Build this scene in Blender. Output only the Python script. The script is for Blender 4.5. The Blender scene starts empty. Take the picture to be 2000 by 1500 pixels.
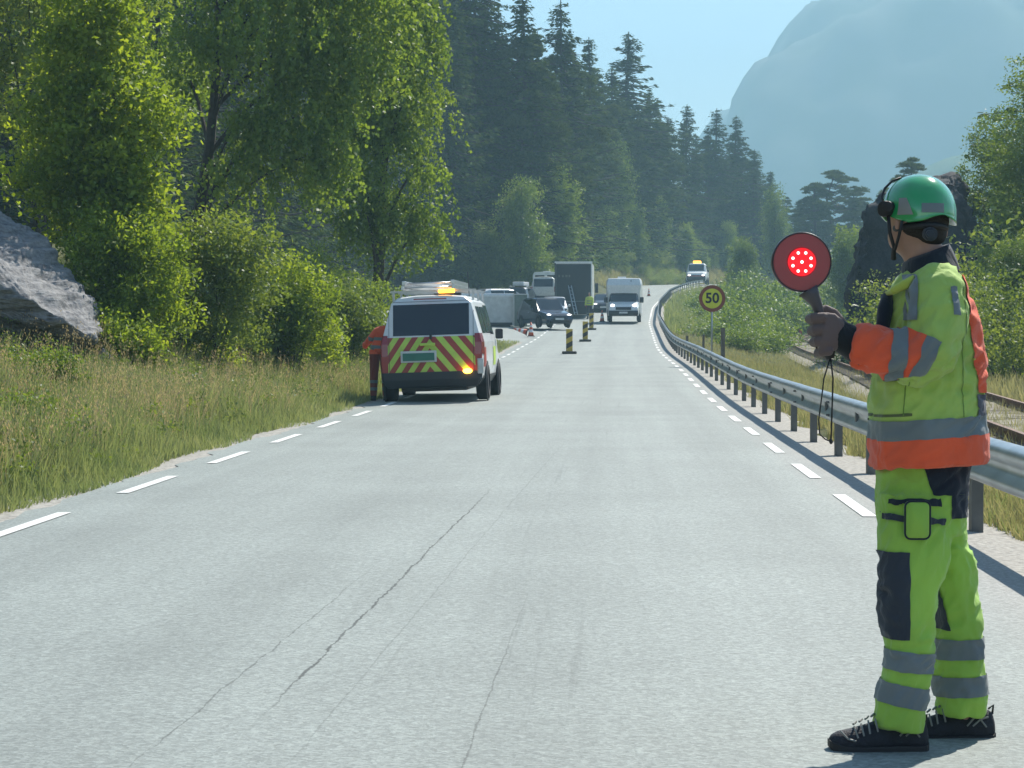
import bpy, bmesh, math, random
import numpy as np
from mathutils import Vector, Matrix, noise
R = math.radians
scene = bpy.context.scene
COL = scene.collection

# ------------------------------------------------------------ camera, sky, sun, exposure
FPX, HOR, CAMZ = 4280.0, 645.0, 1.34          # focal length in photo pixels, horizon row, eye height
PITCH = math.atan((750 - HOR) / FPX)
cam_d = bpy.data.cameras.new("camera")
cam = bpy.data.objects.new("camera", cam_d)
COL.objects.link(cam)
cam.location = (0, 0, CAMZ)
cam.rotation_euler = (R(90) - PITCH, 0, 0)
cam_d.sensor_width = 36
cam_d.lens = 36 * FPX / 2000
cam_d.clip_start = 0.1
cam_d.clip_end = 6000
scene.camera = cam

SUN_AZ, SUN_EL = R(32), R(46)
world = bpy.data.worlds.new("World")
scene.world = world
world.use_nodes = True
wn = world.node_tree
wn.nodes.clear()
wo = wn.nodes.new("ShaderNodeOutputWorld")
wb = wn.nodes.new("ShaderNodeBackground")
ws = wn.nodes.new("ShaderNodeTexSky")
ws.sky_type = 'NISHITA'
ws.sun_disc = False
ws.sun_elevation = SUN_EL
ws.sun_rotation = SUN_AZ
ws.air_density = 1.0
ws.dust_density = 0.2
ws.ozone_density = 2.0
wb.inputs[1].default_value = 0.095
wn.links.new(ws.outputs[0], wb.inputs[0])
wn.links.new(wb.outputs[0], wo.inputs[0])

sun_d = bpy.data.lights.new("sun", 'SUN')
sun_d.energy = 4.6
sun_d.angle = R(0.6)
sun_d.color = (1.0, 0.95, 0.86)
sun = bpy.data.objects.new("sun", sun_d)
COL.objects.link(sun)
sdir = Vector((math.sin(SUN_AZ) * math.cos(SUN_EL), math.cos(SUN_AZ) * math.cos(SUN_EL), math.sin(SUN_EL)))
sun.rotation_euler = sdir.to_track_quat('Z', 'Y').to_euler()
sun.location = (30, 40, 60)

scene.view_settings.view_transform = 'Standard'
scene.view_settings.look = 'None'
scene.view_settings.gamma = 1.0
scene.view_settings.use_curve_mapping = False
scene.view_settings.exposure = 1.0
scene.cycles.use_denoising = True
scene.cycles.max_bounces = 8
scene.cycles.diffuse_bounces = 3
scene.cycles.transmission_bounces = 4
scene.cycles.volume_bounces = 1
scene.cycles.sample_clamp_indirect = 6

HAZE_DENSITY = 0.0007

# ------------------------------------------------------------ helpers
rng = np.random.default_rng(7)
_used = {}
ANCH = [((1391, 583), 'the speed limit sign'), ((1565, 512), 'the stop light disc'), ((1226, 590), 'the motorhome'), ((1360, 533), 'the far pilot van'), ((1125, 560), 'the dark box truck'),
        ((850, 640), 'the service van'), ((1790, 550), 'the rock crag'), ((1960, 640), 'the worker\'s back'), ((1228, 120), 'the big pointed spruce'), ((100, 560), 'the rock slab'), ((600, 300), 'the hanging birch'), ((960, 600), 'the white trailer')]
ORD = ['', 'second ', 'third ', 'fourth ', 'fifth ', 'sixth ', 'seventh ', 'eighth ', 'ninth ', 'tenth ', 'eleventh ', 'twelfth ']
def place_label(what, u, v):
    (a, nm) = min(ANCH, key=lambda q: (q[0][0]-u)**2 + ((q[0][1]-v)*1.2)**2)
    du, dv = u-a[0], v-a[1]
    rel = ('right of' if du > 0 else 'left of') if abs(du) > abs(dv) else ('above' if dv < 0 else 'below')
    key = (what, rel, nm); k = _used.get(key, 0); _used[key] = k+1
    far = '' if k == 0 else (', %sout' % (ORD[min(k, 11)]))
    return '%s %s %s%s' % (what, rel, nm.replace('the big pointed', 'the pointed'), far)

def at(u, v, Y):
    """world point on the photo ray (u, v) at distance Y ahead"""
    c, s = math.cos(PITCH), math.sin(PITCH)
    dx, dy = (u - 1000) / FPX, (750 - v) / FPX
    d = Vector((dx, c + dy * s, dy * c - s))
    return Vector((0, 0, CAMZ)) + d * (Y / d.y)

def smooth(a, b, x):
    t = np.clip((np.asarray(x, float) - a) / (b - a), 0, 1)
    return t * t * (3 - 2 * t)

def tag(o, label=None, cat=None, group=None, kind=None):
    if label: o['label'] = label
    if cat: o['category'] = cat
    if group: o['group'] = group
    if kind: o['kind'] = kind
    return o

def link(name, me, mat=None, parent=None, smooth_shade=False):
    o = bpy.data.objects.new(name, me)
    COL.objects.link(o)
    if mat is not None:
        me.materials.clear()
        for m in (mat if isinstance(mat, (list, tuple)) else [mat]):
            me.materials.append(m)
    if parent is not None:
        o.parent = parent
    if smooth_shade and len(me.polygons):
        me.polygons.foreach_set("use_smooth", [True] * len(me.polygons))
    return o

def empty(name, loc=(0, 0, 0), rot=(0, 0, 0), label=None, cat=None, group=None):
    o = bpy.data.objects.new(name, None)
    COL.objects.link(o)
    o.location = loc
    o.rotation_euler = rot
    o.empty_display_size = 0.2
    return tag(o, label, cat, group)

def copy_tree(o, parent=None):
    c = o.copy()
    COL.objects.link(c)
    if parent is not None: c.parent = parent
    for ch in list(o.children):
        copy_tree(ch, c)
    return c

def mesh_np(name, V, F, attrs=None):
    V = np.asarray(V, np.float32); F = np.asarray(F, np.int32)
    me = bpy.data.meshes.new(name)
    n, k = F.shape
    me.vertices.add(len(V)); me.vertices.foreach_set("co", V.ravel())
    me.loops.add(n * k); me.loops.foreach_set("vertex_index", F.ravel())
    me.polygons.add(n); me.polygons.foreach_set("loop_start", np.arange(0, n * k, k, dtype=np.int32))
    me.update(calc_edges=True)
    for an, av in (attrs or {}).items():
        a = me.attributes.new(an, 'FLOAT', 'POINT')
        a.data.foreach_set("value", np.asarray(av, np.float32))
    return me

def mesh_py(name, V, F):
    me = bpy.data.meshes.new(name)
    me.from_pydata([tuple(v) for v in V], [], [tuple(f) for f in F])
    me.update()
    return me

class MB:
    """collects simple shapes into one mesh"""
    def __init__(s): s.v = []; s.f = []
    def add(s, V, F):
        o = len(s.v); s.v += [tuple(p) for p in V]; s.f += [tuple(i + o for i in f) for f in F]; return s
    def box(s, x0, x1, y0, y1, z0, z1):
        return s.add([(x0,y0,z0),(x1,y0,z0),(x1,y1,z0),(x0,y1,z0),(x0,y0,z1),(x1,y0,z1),(x1,y1,z1),(x0,y1,z1)],
                     [(0,3,2,1),(4,5,6,7),(0,1,5,4),(1,2,6,5),(2,3,7,6),(3,0,4,7)])
    def tube(s, pts, rad, n=8, caps=True, flat=(1, 1)):
        pts = [Vector(p) for p in pts]
        if not isinstance(rad, (list, tuple)): rad = [rad] * len(pts)
        rings = []
        up = None
        for i, p in enumerate(pts):
            d = (pts[min(i+1, len(pts)-1)] - pts[max(i-1, 0)]).normalized()
            if up is None:
                up = Vector((0, 0, 1)) if abs(d.z) < .9 else Vector((0, 1, 0))
            a = d.cross(up).normalized(); b = a.cross(d).normalized(); up = b
            rings.append([p + (a * math.cos(t) * flat[0] + b * math.sin(t) * flat[1]) * rad[i] for t in [2*math.pi*k/n for k in range(n)]])
        return s.rings(rings, caps)
    def rings(s, rings, caps=True):
        n = len(rings[0]); V = [p for r in rings for p in r]; F = []
        for i in range(len(rings)-1):
            for k in range(n):
                F.append((i*n+k, i*n+(k+1)%n, (i+1)*n+(k+1)%n, (i+1)*n+k))
        if caps:
            F.append(tuple(range(n))[::-1]); F.append(tuple((len(rings)-1)*n+k for k in range(n)))
        return s.add(V, F)
    def ell(s, c, r, n=16, m=10, rot=None):
        V = []; F = []
        c = Vector(c)
        for i in range(m+1):
            th = math.pi * i / m
            for k in range(n):
                ph = 2*math.pi*k/n
                p = Vector((r[0]*math.sin(th)*math.cos(ph), r[1]*math.sin(th)*math.sin(ph), r[2]*math.cos(th)))
                if rot is not None: p = rot @ p
                V.append(c + p)
        for i in range(m):
            for k in range(n):
                F.append((i*n+k, (i+1)*n+k, (i+1)*n+(k+1)%n, i*n+(k+1)%n))
        return s.add(V, F)
    def cyl(s, c, axis, r, h, n=20, r2=None):
        axis = Vector(axis).normalized(); c = Vector(c)
        return s.tube([c - axis*h/2, c + axis*h/2], [r, r if r2 is None else r2], n)
    def mesh(s, name, fix=True, bevel=0, merge=0):
        me = mesh_py(name, s.v, s.f)
        if fix or bevel or merge:
            bm = bmesh.new(); bm.from_mesh(me)
            if merge: bmesh.ops.remove_doubles(bm, verts=bm.verts, dist=merge)
            bmesh.ops.recalc_face_normals(bm, faces=bm.faces)
            if bevel:
                es = [e for e in bm.edges if len(e.link_faces) == 2 and e.calc_face_angle(0) > R(35)]
                bmesh.ops.bevel(bm, geom=es, offset=bevel, segments=2, profile=.6, affect='EDGES', clamp_overlap=True)
            bm.to_mesh(me); bm.free()
        return me
    def build(s, name, mat, parent=None, sm=False, bevel=0, merge=0):
        return link(name, s.mesh(name, True, bevel, merge), mat, parent, sm)

def fuse(mb, name, voxel, iters=4, fac=.5):
    """one continuous surface out of overlapping closed shapes"""
    me = mb.mesh(name)
    o = bpy.data.objects.new("fuse_tmp", me); COL.objects.link(o)
    m = o.modifiers.new("r", 'REMESH'); m.mode = 'VOXEL'; m.voxel_size = voxel
    if iters:
        sm = o.modifiers.new("s", 'SMOOTH'); sm.iterations = iters; sm.factor = fac
    dg = bpy.context.evaluated_depsgraph_get()
    dg.update()
    out = bpy.data.meshes.new_from_object(o.evaluated_get(dg))
    out.name = name
    bpy.data.objects.remove(o); bpy.data.meshes.remove(me)
    out.polygons.foreach_set("use_smooth", [True] * len(out.polygons))
    return out

def clip_patch(src, name, planes, mat, parent, off=.003, ndir=None, nthr=.2, sm=True, test=None, inset_back=True):
    """the piece of a surface inside the planes (point, inward normal), raised by off"""
    bm = bmesh.new(); bm.from_mesh(src)
    bm.normal_update()
    if ndir is not None:
        nd = Vector(ndir).normalized()
        bmesh.ops.delete(bm, geom=[f for f in bm.faces if f.normal.dot(nd) < nthr], context='FACES')
    for co, no in planes:
        g = list(bm.verts) + list(bm.edges) + list(bm.faces)
        if not g: break
        bmesh.ops.bisect_plane(bm, geom=g, plane_co=co, plane_no=no, clear_inner=True, dist=1e-5)
    if test is not None:
        bmesh.ops.delete(bm, geom=[f for f in bm.faces if not test(f.calc_center_median())], context='FACES')
    bm.normal_update()
    if off:
        for v in bm.verts: v.co += v.normal * off
    me = bpy.data.meshes.new(name); bm.to_mesh(me); bm.free()
    if len(me.polygons) == 0:
        print("EMPTY PATCH", name)
    return link(name, me, mat, parent, sm)

# ------------------------------------------------------------ materials
def new_mat(name):
    m = bpy.data.materials.new(name); m.use_nodes = True
    nt = m.node_tree; bs = nt.nodes["Principled BSDF"]
    return m, nt, bs

def mat(name, col, rough=.6, metal=0, var=.12, scale=6, bump=0, bscale=60, spec=.5, coat=0, col2=None, coord='Object'):
    m, nt, bs = new_mat(name)
    bs.inputs['Roughness'].default_value = rough
    bs.inputs['Metallic'].default_value = metal
    bs.inputs['Specular IOR Level'].default_value = spec
    if coat: bs.inputs['Coat Weight'].default_value = coat; bs.inputs['Coat Roughness'].default_value = .05
    tc = nt.nodes.new('ShaderNodeTexCoord')
    nz = nt.nodes.new('ShaderNodeTexNoise'); nz.inputs['Scale'].default_value = scale; nz.inputs['Detail'].default_value = 5
    nt.links.new(tc.outputs[coord], nz.inputs['Vector'])
    mr = nt.nodes.new('ShaderNodeMapRange'); mr.inputs[1].default_value = .3; mr.inputs[2].default_value = .7
    nt.links.new(nz.outputs[0], mr.inputs[0])
    mx = nt.nodes.new('ShaderNodeMix'); mx.data_type = 'RGBA'
    c = Vector(col); d = Vector(col2) if col2 else c * (1 - var)
    mx.inputs[6].default_value = (*(c if col2 else c * (1 + var * .6)), 1); mx.inputs[7].default_value = (*d, 1)
    nt.links.new(mr.outputs[0], mx.inputs[0]); nt.links.new(mx.outputs[2], bs.inputs['Base Color'])
    if bump:
        n2 = nt.nodes.new('ShaderNodeTexNoise'); n2.inputs['Scale'].default_value = bscale; n2.inputs['Detail'].default_value = 6
        nt.links.new(tc.outputs[coord], n2.inputs['Vector'])
        b = nt.nodes.new('ShaderNodeBump'); b.inputs['Strength'].default_value = bump; b.inputs['Distance'].default_value = .02
        nt.links.new(n2.outputs[0], b.inputs['Height']); nt.links.new(b.outputs[0], bs.inputs['Normal'])
    return m

def emis(name, col, strength, base=(.1, .1, .1)):
    m, nt, bs = new_mat(name)
    bs.inputs['Base Color'].default_value = (*base, 1)
    bs.inputs['Emission Color'].default_value = (*col, 1)
    bs.inputs['Emission Strength'].default_value = strength
    bs.inputs['Roughness'].default_value = .3
    return m

def leaf_mat(name, dark, light, yellow=None, trans=.42, rough=.5, patch=.35, spec=.25):
    """leaf colour varies leaf by leaf (attribute rnd) and in clumps; light passes through"""
    m, nt, bs = new_mat(name)
    out = nt.nodes['Material Output']
    at_ = nt.nodes.new('ShaderNodeAttribute'); at_.attribute_name = 'rnd'
    tc = nt.nodes.new('ShaderNodeTexCoord')
    nz = nt.nodes.new('ShaderNodeTexNoise'); nz.inputs['Scale'].default_value = patch; nz.inputs['Detail'].default_value = 3
    nt.links.new(tc.outputs['Object'], nz.inputs['Vector'])
    oi = nt.nodes.new('ShaderNodeObjectInfo')
    ad = nt.nodes.new('ShaderNodeMath'); ad.operation = 'MULTIPLY_ADD'; ad.inputs[1].default_value = .5
    nt.links.new(at_.outputs['Fac'], ad.inputs[0]); nt.links.new(nz.outputs[0], ad.inputs[2])
    a2 = nt.nodes.new('ShaderNodeMath'); a2.operation = 'MULTIPLY_ADD'; a2.inputs[1].default_value = .35
    nt.links.new(oi.outputs['Random'], a2.inputs[0]); nt.links.new(ad.outputs[0], a2.inputs[2])
    cr = nt.nodes.new('ShaderNodeValToRGB')
    e = cr.color_ramp.elements
    e[0].position = .35; e[0].color = (*dark, 1); e[1].position = .95; e[1].color = (*light, 1)
    if yellow:
        x = cr.color_ramp.elements.new(1.0); x.color = (*yellow, 1)
    nt.links.new(a2.outputs[0], cr.inputs[0])
    nt.links.new(cr.outputs[0], bs.inputs['Base Color'])
    bs.inputs['Roughness'].default_value = rough
    bs.inputs['Specular IOR Level'].default_value = spec
    tr = nt.nodes.new('ShaderNodeBsdfTranslucent')
    hs = nt.nodes.new('ShaderNodeMix'); hs.data_type = 'RGBA'; hs.blend_type = 'MULTIPLY'; hs.inputs[0].default_value = 1
    hs.inputs[7].default_value = (1.7, 1.55, .55, 1)
    nt.links.new(cr.outputs[0], hs.inputs[6]); nt.links.new(hs.outputs[2], tr.inputs[0])
    ms = nt.nodes.new('ShaderNodeMixShader'); ms.inputs[0].default_value = trans
    nt.links.new(bs.outputs[0], ms.inputs[1]); nt.links.new(tr.outputs[0], ms.inputs[2])
    nt.links.new(ms.outputs[0], out.inputs[0])
    return m

M = {}
M['white'] = mat('white_paint', (.72, .73, .72), .35, var=.08, coat=.4)
M['white_dirty'] = mat('white_dirty_paint', (.62, .63, .60), .4, var=.15, scale=3, coat=.2)
M['black'] = mat('black_plastic', (.018, .02, .024), .5)
M['tyre'] = mat('tyre_rubber', (.015, .015, .017), .85)
M['rim'] = mat('rim_metal', (.35, .36, .37), .35, .8)
M['glass'] = mat('dark_glass', (.012, .018, .024), .06, spec=.7, var=.05)
M['ylw_tape'] = mat('yellow_green_tape', (.50, .68, .09), .45, var=.1)
M['red_tape'] = mat('red_tape', (.36, .045, .03), .45, var=.12)
M['tail'] = mat('red_lamp', (.28, .012, .015), .2, coat=.5)
M['plate_green'] = mat('green_plate', (.02, .16, .11), .4)
M['plate_white'] = mat('white_plate', (.6, .6, .58), .4)
M['alu'] = mat('aluminium', (.55, .57, .58), .32, .85)
M['galv'] = mat('galvanised_steel', (.42, .44, .445), .34, .65, var=.2, scale=3, bump=.05, bscale=30)
M['galv_dark'] = mat('weathered_steel', (.16, .16, .15), .6, .5, var=.3, scale=4)
M['rust'] = mat('rusty_steel', (.12, .06, .035), .7, .3, var=.4, scale=5)
M['amber'] = emis('amber_beacon', (1.0, .42, .03), 3.0, (.8, .3, .02))
M['amber_dim'] = emis('amber_indicator', (1.0, .48, .04), 7.0, (.8, .3, .02))
M['headlight'] = emis('headlight', (1, .97, .9), 1.8, (.8, .8, .8))  # this glow also stands in for glints on the parked cars' lamps
M['orange'] = mat('orange_plastic', (.62, .10, .03), .5)
M['bluecar'] = mat('dark_blue_paint', (.012, .022, .045), .25, coat=.8)
M['darkcar'] = mat('dark_grey_paint', (.03, .028, .034), .3, coat=.6)
M['silver'] = mat('silver_paint', (.45, .47, .48), .3, .4, coat=.5)
M['tarp'] = mat('black_tarpaulin', (.022, .030, .034), .55, var=.25, scale=.8, bump=.25, bscale=1.5)
M['greybox'] = mat('pale_green_grey_panel', (.20, .24, .20), .6)
M['wood'] = mat('weathered_wood', (.16, .13, .10), .85, var=.3, scale=8)
# ------------------------------------------------------------ road course and ground
_ky = [-200, 0, 7, 15.7, 19.6, 23.8, 28.7, 34, 47.5, 64.5, 91.6, 118, 138, 178, 214, 235, 252, 265, 285, 320, 360, 420, 3000]
_kx = [-9.5, -1.0, -.72, -.36, -.19, -.01, .23, .48, 1.15, 1.98, 3.17, 4.64, 5.7, 8.5, 11.9, 14.4, 17, 19.6, 26, 40, 60, 95, 95]
_zy = [-200, 0, 36, 41, 47.5, 64.5, 84, 104, 118, 126, 138, 148, 165, 178, 214, 235, 252, 265, 285, 320, 360, 420, 3000]
_zz = [0, 0, 0, 0, .07, .24, .40, .78, 1.12, 1.38, 1.76, 2.12, 2.75, 3.2, 4.7, 5.5, 6.3, 6.8, 7.3, 8, 8.6, 9, 9]
_gy = np.arange(-220, 1600, 1.0)
def _sm(k, v, sig):
    g = np.interp(_gy, k, v); w = np.exp(-.5 * (np.arange(-20, 21) / sig) ** 2); w /= w.sum()
    p = np.pad(g, 20, mode='edge'); return np.convolve(p, w, 'valid')
_gx, _gz = _sm(_ky, _kx, 4.0), _sm(_zy, _zz, 5.0)
def xc(y): return np.interp(y, _gy, _gx)
def zr(y): return np.interp(y, _gy, _gz)
_ty = [-60, 0, 33, 69, 110, 150, 178, 205, 230, 260, 400, 3000]
_tx = _sm(_ty, [4, 4.6, 7.6, 11.6, 15.4, 18.8, 24.5, 38, 58, 90, 260, 260], 5)
_tz = _sm(_ty, [-.35, -.35, -.28, -.2, .0, .55, .9, 1.4, 3.0, 5, 7, 7], 5)
def xt(y): return np.interp(y, _gy, _tx)
def zt(y): return np.interp(y, _gy, _tz)
TL, TR = -3.32, 3.30          # asphalt edges left and right of the centre line

def vnoise(x, y, f, seed=0):
    """cheap smooth value noise, vectorised"""
    x = np.asarray(x, float) * f + seed * 17.3; y = np.asarray(y, float) * f + seed * 9.1
    xi = np.floor(x); yi = np.floor(y); fx = x - xi; fy = y - yi
    fx = fx*fx*(3-2*fx); fy = fy*fy*(3-2*fy)
    def h(a, b):
        s = np.sin(a * 127.1 + b * 311.7 + seed) * 43758.5453; return s - np.floor(s)
    return (h(xi, yi)*(1-fx) + h(xi+1, yi)*fx)*(1-fy) + (h(xi, yi+1)*(1-fx) + h(xi+1, yi+1)*fx)*fy - .5

def gz(x, y):
    x = np.asarray(x, float); y = np.asarray(y, float)
    t = x - xc(y); r = zr(y)
    d = np.maximum(TL - t, 0)
    nb = np.interp(d, [0, .4, .9, 1.6, 3, 6, 10, 20, 45, 120, 400], [0, -.03, -.10, .0, .35, 1.5, 3.6, 9, 24, 60, 90])
    lb = np.interp(d, [0, .5, 16, 19, 26, 45, 120, 400], [0, -.02, .25, .8, 4, 14, 50, 90])
    fb = np.interp(d, [0, .5, 1.2, 4, 8, 20, 50, 120, 400], [0, -.1, .2, 1.9, 3.0, 5.5, 14, 40, 90])
    w1 = smooth(56, 70, y); w2 = smooth(176, 200, y)
    left = nb*(1-w1) + w1*(lb*(1-w2) + fb*w2)
    e = np.maximum(t - TR, 0)
    tt = np.maximum(xt(y) - xc(y) - 1.7 - TR - .9, 1.0)
    k = smooth(0, 1, np.clip((e - .9) / tt, 0, 1))
    rt = zt(y) + np.interp(np.maximum(x - xt(y) - 2.0, 0), [0, 2, 8, 20, 60, 200, 600], [0, .1, .6, 1.6, 6, 16, 40])
    right = (1-k) * (-.06 * np.minimum(e/.3, 1)) + k * (rt - r)
    z = r + np.where(t < 0, left, right)
    off = np.clip(np.maximum(d, e) - .4, 0, 3) / 3
    lay = 1 - (smooth(60, 72, y) * (1 - smooth(178, 190, y)) * (1 - smooth(15, 18, d)) * (t < 0))
    n = vnoise(x, y, .9, 1)*.14 + vnoise(x, y, .25, 2)*.5 + vnoise(x, y, .06, 3)*1.2*np.clip(np.maximum(d, e)/20, 0, 1)
    trk = 1 - np.exp(-((x - xt(y)) / 2.6) ** 4)
    z = z + n*off*lay*trk
    low = smooth(TL - .75, TL - .3, t) * (1 - smooth(TR + .6, TR + 1.0, t))
    return z - .06*low*(1 - .999*smooth(335, 345, y))

def hit(u, v, Y0=8, Y1=400):
    y = np.arange(Y0, Y1, .25); d = at(u, v, 1.0) - Vector((0, 0, CAMZ))
    z = CAMZ + d.z*y; g = gz(d.x*y, y); k = np.argmax(g >= z)
    return float(y[k]) if g[k] >= z[k] else None
def gzs(x, y): return float(gz(np.array([x]), np.array([y]))[0])

def grid(name, ys, ts, zf, mat_, tfun=None, uv=False):
    Y, T = np.meshgrid(ys, ts, indexing='ij')
    X = xc(Y) + T
    Z = zf(X, Y, T)
    V = np.stack([X, Y, Z], -1).reshape(-1, 3)
    ny, nt_ = Y.shape
    i = np.arange(ny-1)[:, None]*nt_ + np.arange(nt_-1)[None, :]
    i = i.ravel(); F = np.stack([i, i+1, i+nt_+1, i+nt_], -1)
    me = mesh_np(name, V, F, {'rt': T.ravel(), 'ry': Y.ravel()})
    return link(name, me, mat_, None, True)

# ground material
def ground_mat():
    m, nt, bs = new_mat('earth_and_moss')
    g = nt.nodes.new('ShaderNodeNewGeometry')
    a = nt.nodes.new('ShaderNodeTexNoise'); a.inputs['Scale'].default_value = .6; a.inputs['Detail'].default_value = 8
    b = nt.nodes.new('ShaderNodeTexNoise'); b.inputs['Scale'].default_value = 9; b.inputs['Detail'].default_value = 8
    nt.links.new(g.outputs['Position'], a.inputs['Vector']); nt.links.new(g.outputs['Position'], b.inputs['Vector'])
    cr = nt.nodes.new('ShaderNodeValToRGB'); e = cr.color_ramp.elements
    e[0].position = .35; e[0].color = (.045, .062, .018, 1); e[1].position = .7; e[1].color = (.14, .125, .06, 1)
    mx = nt.nodes.new('ShaderNodeMath'); mx.operation = 'MULTIPLY_ADD'; mx.inputs[1].default_value = .5
    nt.links.new(a.outputs[0], mx.inputs[0])
    h = nt.nodes.new('ShaderNodeMath'); h.operation = 'MULTIPLY'; h.inputs[1].default_value = .5
    nt.links.new(b.outputs[0], h.inputs[0]); nt.links.new(h.outputs[0], mx.inputs[2])
    nt.links.new(mx.outputs[0], cr.inputs[0]); nt.links.new(cr.outputs[0], bs.inputs['Base Color'])
    bs.inputs['Roughness'].default_value = .95; bs.inputs['Specular IOR Level'].default_value = .1
    bp = nt.nodes.new('ShaderNodeBump'); bp.inputs['Strength'].default_value = .7; bp.inputs['Distance'].default_value = .1
    nt.links.new(b.outputs[0], bp.inputs['Height']); nt.links.new(bp.outputs[0], bs.inputs['Normal'])
    return m
M['ground'] = ground_mat()

def asphalt_mat():
    m, nt, bs = new_mat('asphalt')
    L = nt.links.new; N = nt.nodes.new
    g = N('ShaderNodeNewGeometry')
    def noise_(scale, detail=4, vec=None, rough=.5):
        n = N('ShaderNodeTexNoise'); n.inputs['Scale'].default_value = scale; n.inputs['Detail'].default_value = detail
        n.inputs['Roughness'].default_value = rough
        L(vec or g.outputs['Position'], n.inputs['Vector']); return n.outputs[0]
    def mth(op, a, b=None, c=None):
        n = N('ShaderNodeMath'); n.operation = op
        for i, q in enumerate((a, b, c)):
            if q is None: continue
            if isinstance(q, (int, float)): n.inputs[i].default_value = q
            else: L(q, n.inputs[i])
        return n.outputs[0]
    def rmap(x, a, b, c, d):
        n = N('ShaderNodeMapRange'); L(x, n.inputs[0])
        for i, q in enumerate((a, b, c, d)): n.inputs[i+1].default_value = q
        return n.outputs[0]
    vo = N('ShaderNodeTexVoronoi'); vo.inputs['Scale'].default_value = 70; L(g.outputs['Position'], vo.inputs['Vector'])
    vc = N('ShaderNodeSeparateColor'); L(vo.outputs['Color'], vc.inputs[0])
    stone = rmap(vc.outputs[0], 0, 1, .80, 1.20)
    n1 = rmap(noise_(26, 5, rough=.75), .3, .7, .80, 1.2)
    n2 = rmap(noise_(.5, 4), .3, .7, .93, 1.07)
    rt = N('ShaderNodeAttribute'); rt.attribute_name = 'rt'
    ry = N('ShaderNodeAttribute'); ry.attribute_name = 'ry'
    T, Yc = rt.outputs['Fac'], ry.outputs['Fac']
    # polished wheel tracks
    def bump_(c, w): return rmap(mth('ABSOLUTE', mth('SUBTRACT', T, c)), w*.3, w, .93, 1.0)
    wt = mth('MULTIPLY', mth('MULTIPLY', bump_(-2.3, .45), bump_(-.75, .45)), mth('MULTIPLY', bump_(.75, .5), bump_(2.25, .45)))
    bl_n = rmap(noise_(.22, 3), .56, .66, 1.0, .93)
    wt = mth('MULTIPLY', wt, bl_n)
    # streaks drawn out along the road
    cv = N('ShaderNodeCombineXYZ'); L(mth('MULTIPLY', T, 3.2), cv.inputs[0]); L(mth('MULTIPLY', Yc, .07), cv.inputs[1])
    st = rmap(noise_(1.0, 5, cv.outputs[0], .7), .3, .7, .93, 1.07)
    cv3 = N('ShaderNodeCombineXYZ'); L(mth('MULTIPLY', T, 14), cv3.inputs[0]); L(mth('MULTIPLY', Yc, .16), cv3.inputs[1])
    st2 = rmap(noise_(1.0, 4, cv3.outputs[0], .6), .62, .80, 1.0, .72)
    band = mth('MULTIPLY', rmap(T, -.5, .1, 0, 1), rmap(T, 1.7, 1.0, 0, 1))
    st2 = mth('ADD', mth('MULTIPLY', mth('SUBTRACT', st2, 1.0), band), 1.0)
    v = mth('MULTIPLY', mth('MULTIPLY', stone, n1), mth('MULTIPLY', mth('MULTIPLY', n2, st), mth('MULTIPLY', st2, wt)))
    # cracks that wander along the lane joint
    cy = N('ShaderNodeCombineXYZ'); L(Yc, cy.inputs[1])
    def crack(t0, slope, wob, wid, seedx, depth, fade):
        c1 = N('ShaderNodeCombineXYZ'); c1.inputs[0].default_value = seedx; L(Yc, c1.inputs[1])
        w1 = mth('MULTIPLY', mth('SUBTRACT', noise_(1.4, 6, c1.outputs[0], .75), .5), wob)
        c = mth('ADD', mth('MULTIPLY_ADD', Yc, slope, t0), w1)
        dist = mth('ABSOLUTE', mth('SUBTRACT', T, c))
        c2 = N('ShaderNodeCombineXYZ'); c2.inputs[0].default_value = seedx + 40; L(Yc, c2.inputs[1])
        wv = rmap(noise_(3.6, 5, c2.outputs[0], .9), .38, .62, .05, 1.15)
        ww = mth('MULTIPLY', wv, wid)
        inside = rmap(mth('DIVIDE', dist, ww), .6, 1.3, 1, 0)
        lo = rmap(Yc, fade[0], fade[0] + 1.2, 0, 1); hi = rmap(Yc, fade[1] - 3, fade[1], 1, 0)
        return mth('MULTIPLY', mth('MULTIPLY', inside, depth), mth('MULTIPLY', lo, hi))
    cs = [crack(-.33, .022, .10, .0095, 3, .7, (7.2, 19)), crack(-.62, .028, .08, .006, 9, .45, (6.0, 13)),
          crack(.50, .012, .05, .0055, 15, .4, (5.0, 11.5)), crack(-.12, .025, .05, .006, 22, .22, (6, 26))]
    tot = cs[0]
    for c in cs[1:]: tot = mth('MAXIMUM', tot, c)
    v = mth('MULTIPLY', v, mth('SUBTRACT', 1.0, tot))
    col = N('ShaderNodeMix'); col.data_type = 'RGBA'; col.blend_type = 'MULTIPLY'; col.inputs[0].default_value = 1
    col.inputs[6].default_value = (.238, .262, .243, 1)
    # reddish dusty strip outside the right edge line
    dust = N('ShaderNodeMix'); dust.data_type = 'RGBA'
    dust.inputs[6].default_value = (.238, .262, .243, 1); dust.inputs[7].default_value = (.265, .262, .245, 1)
    L(mth('MULTIPLY', rmap(T, 2.7, 3.1, 0, 1), .8), dust.inputs[0]); L(dust.outputs[2], col.inputs[6])
    L(v, col.inputs[7]); L(col.outputs[2], bs.inputs['Base Color'])
    bs.inputs['Roughness'].default_value = .72
    bs.inputs['Specular IOR Level'].default_value = .35
    bp = N('ShaderNodeBump'); bp.inputs['Strength'].default_value = .55; bp.inputs['Distance'].default_value = .008
    L(mth('MULTIPLY', stone, n1), bp.inputs['Height']); L(bp.outputs[0], bs.inputs['Normal'])
    return m
M['asphalt'] = asphalt_mat()
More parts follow.
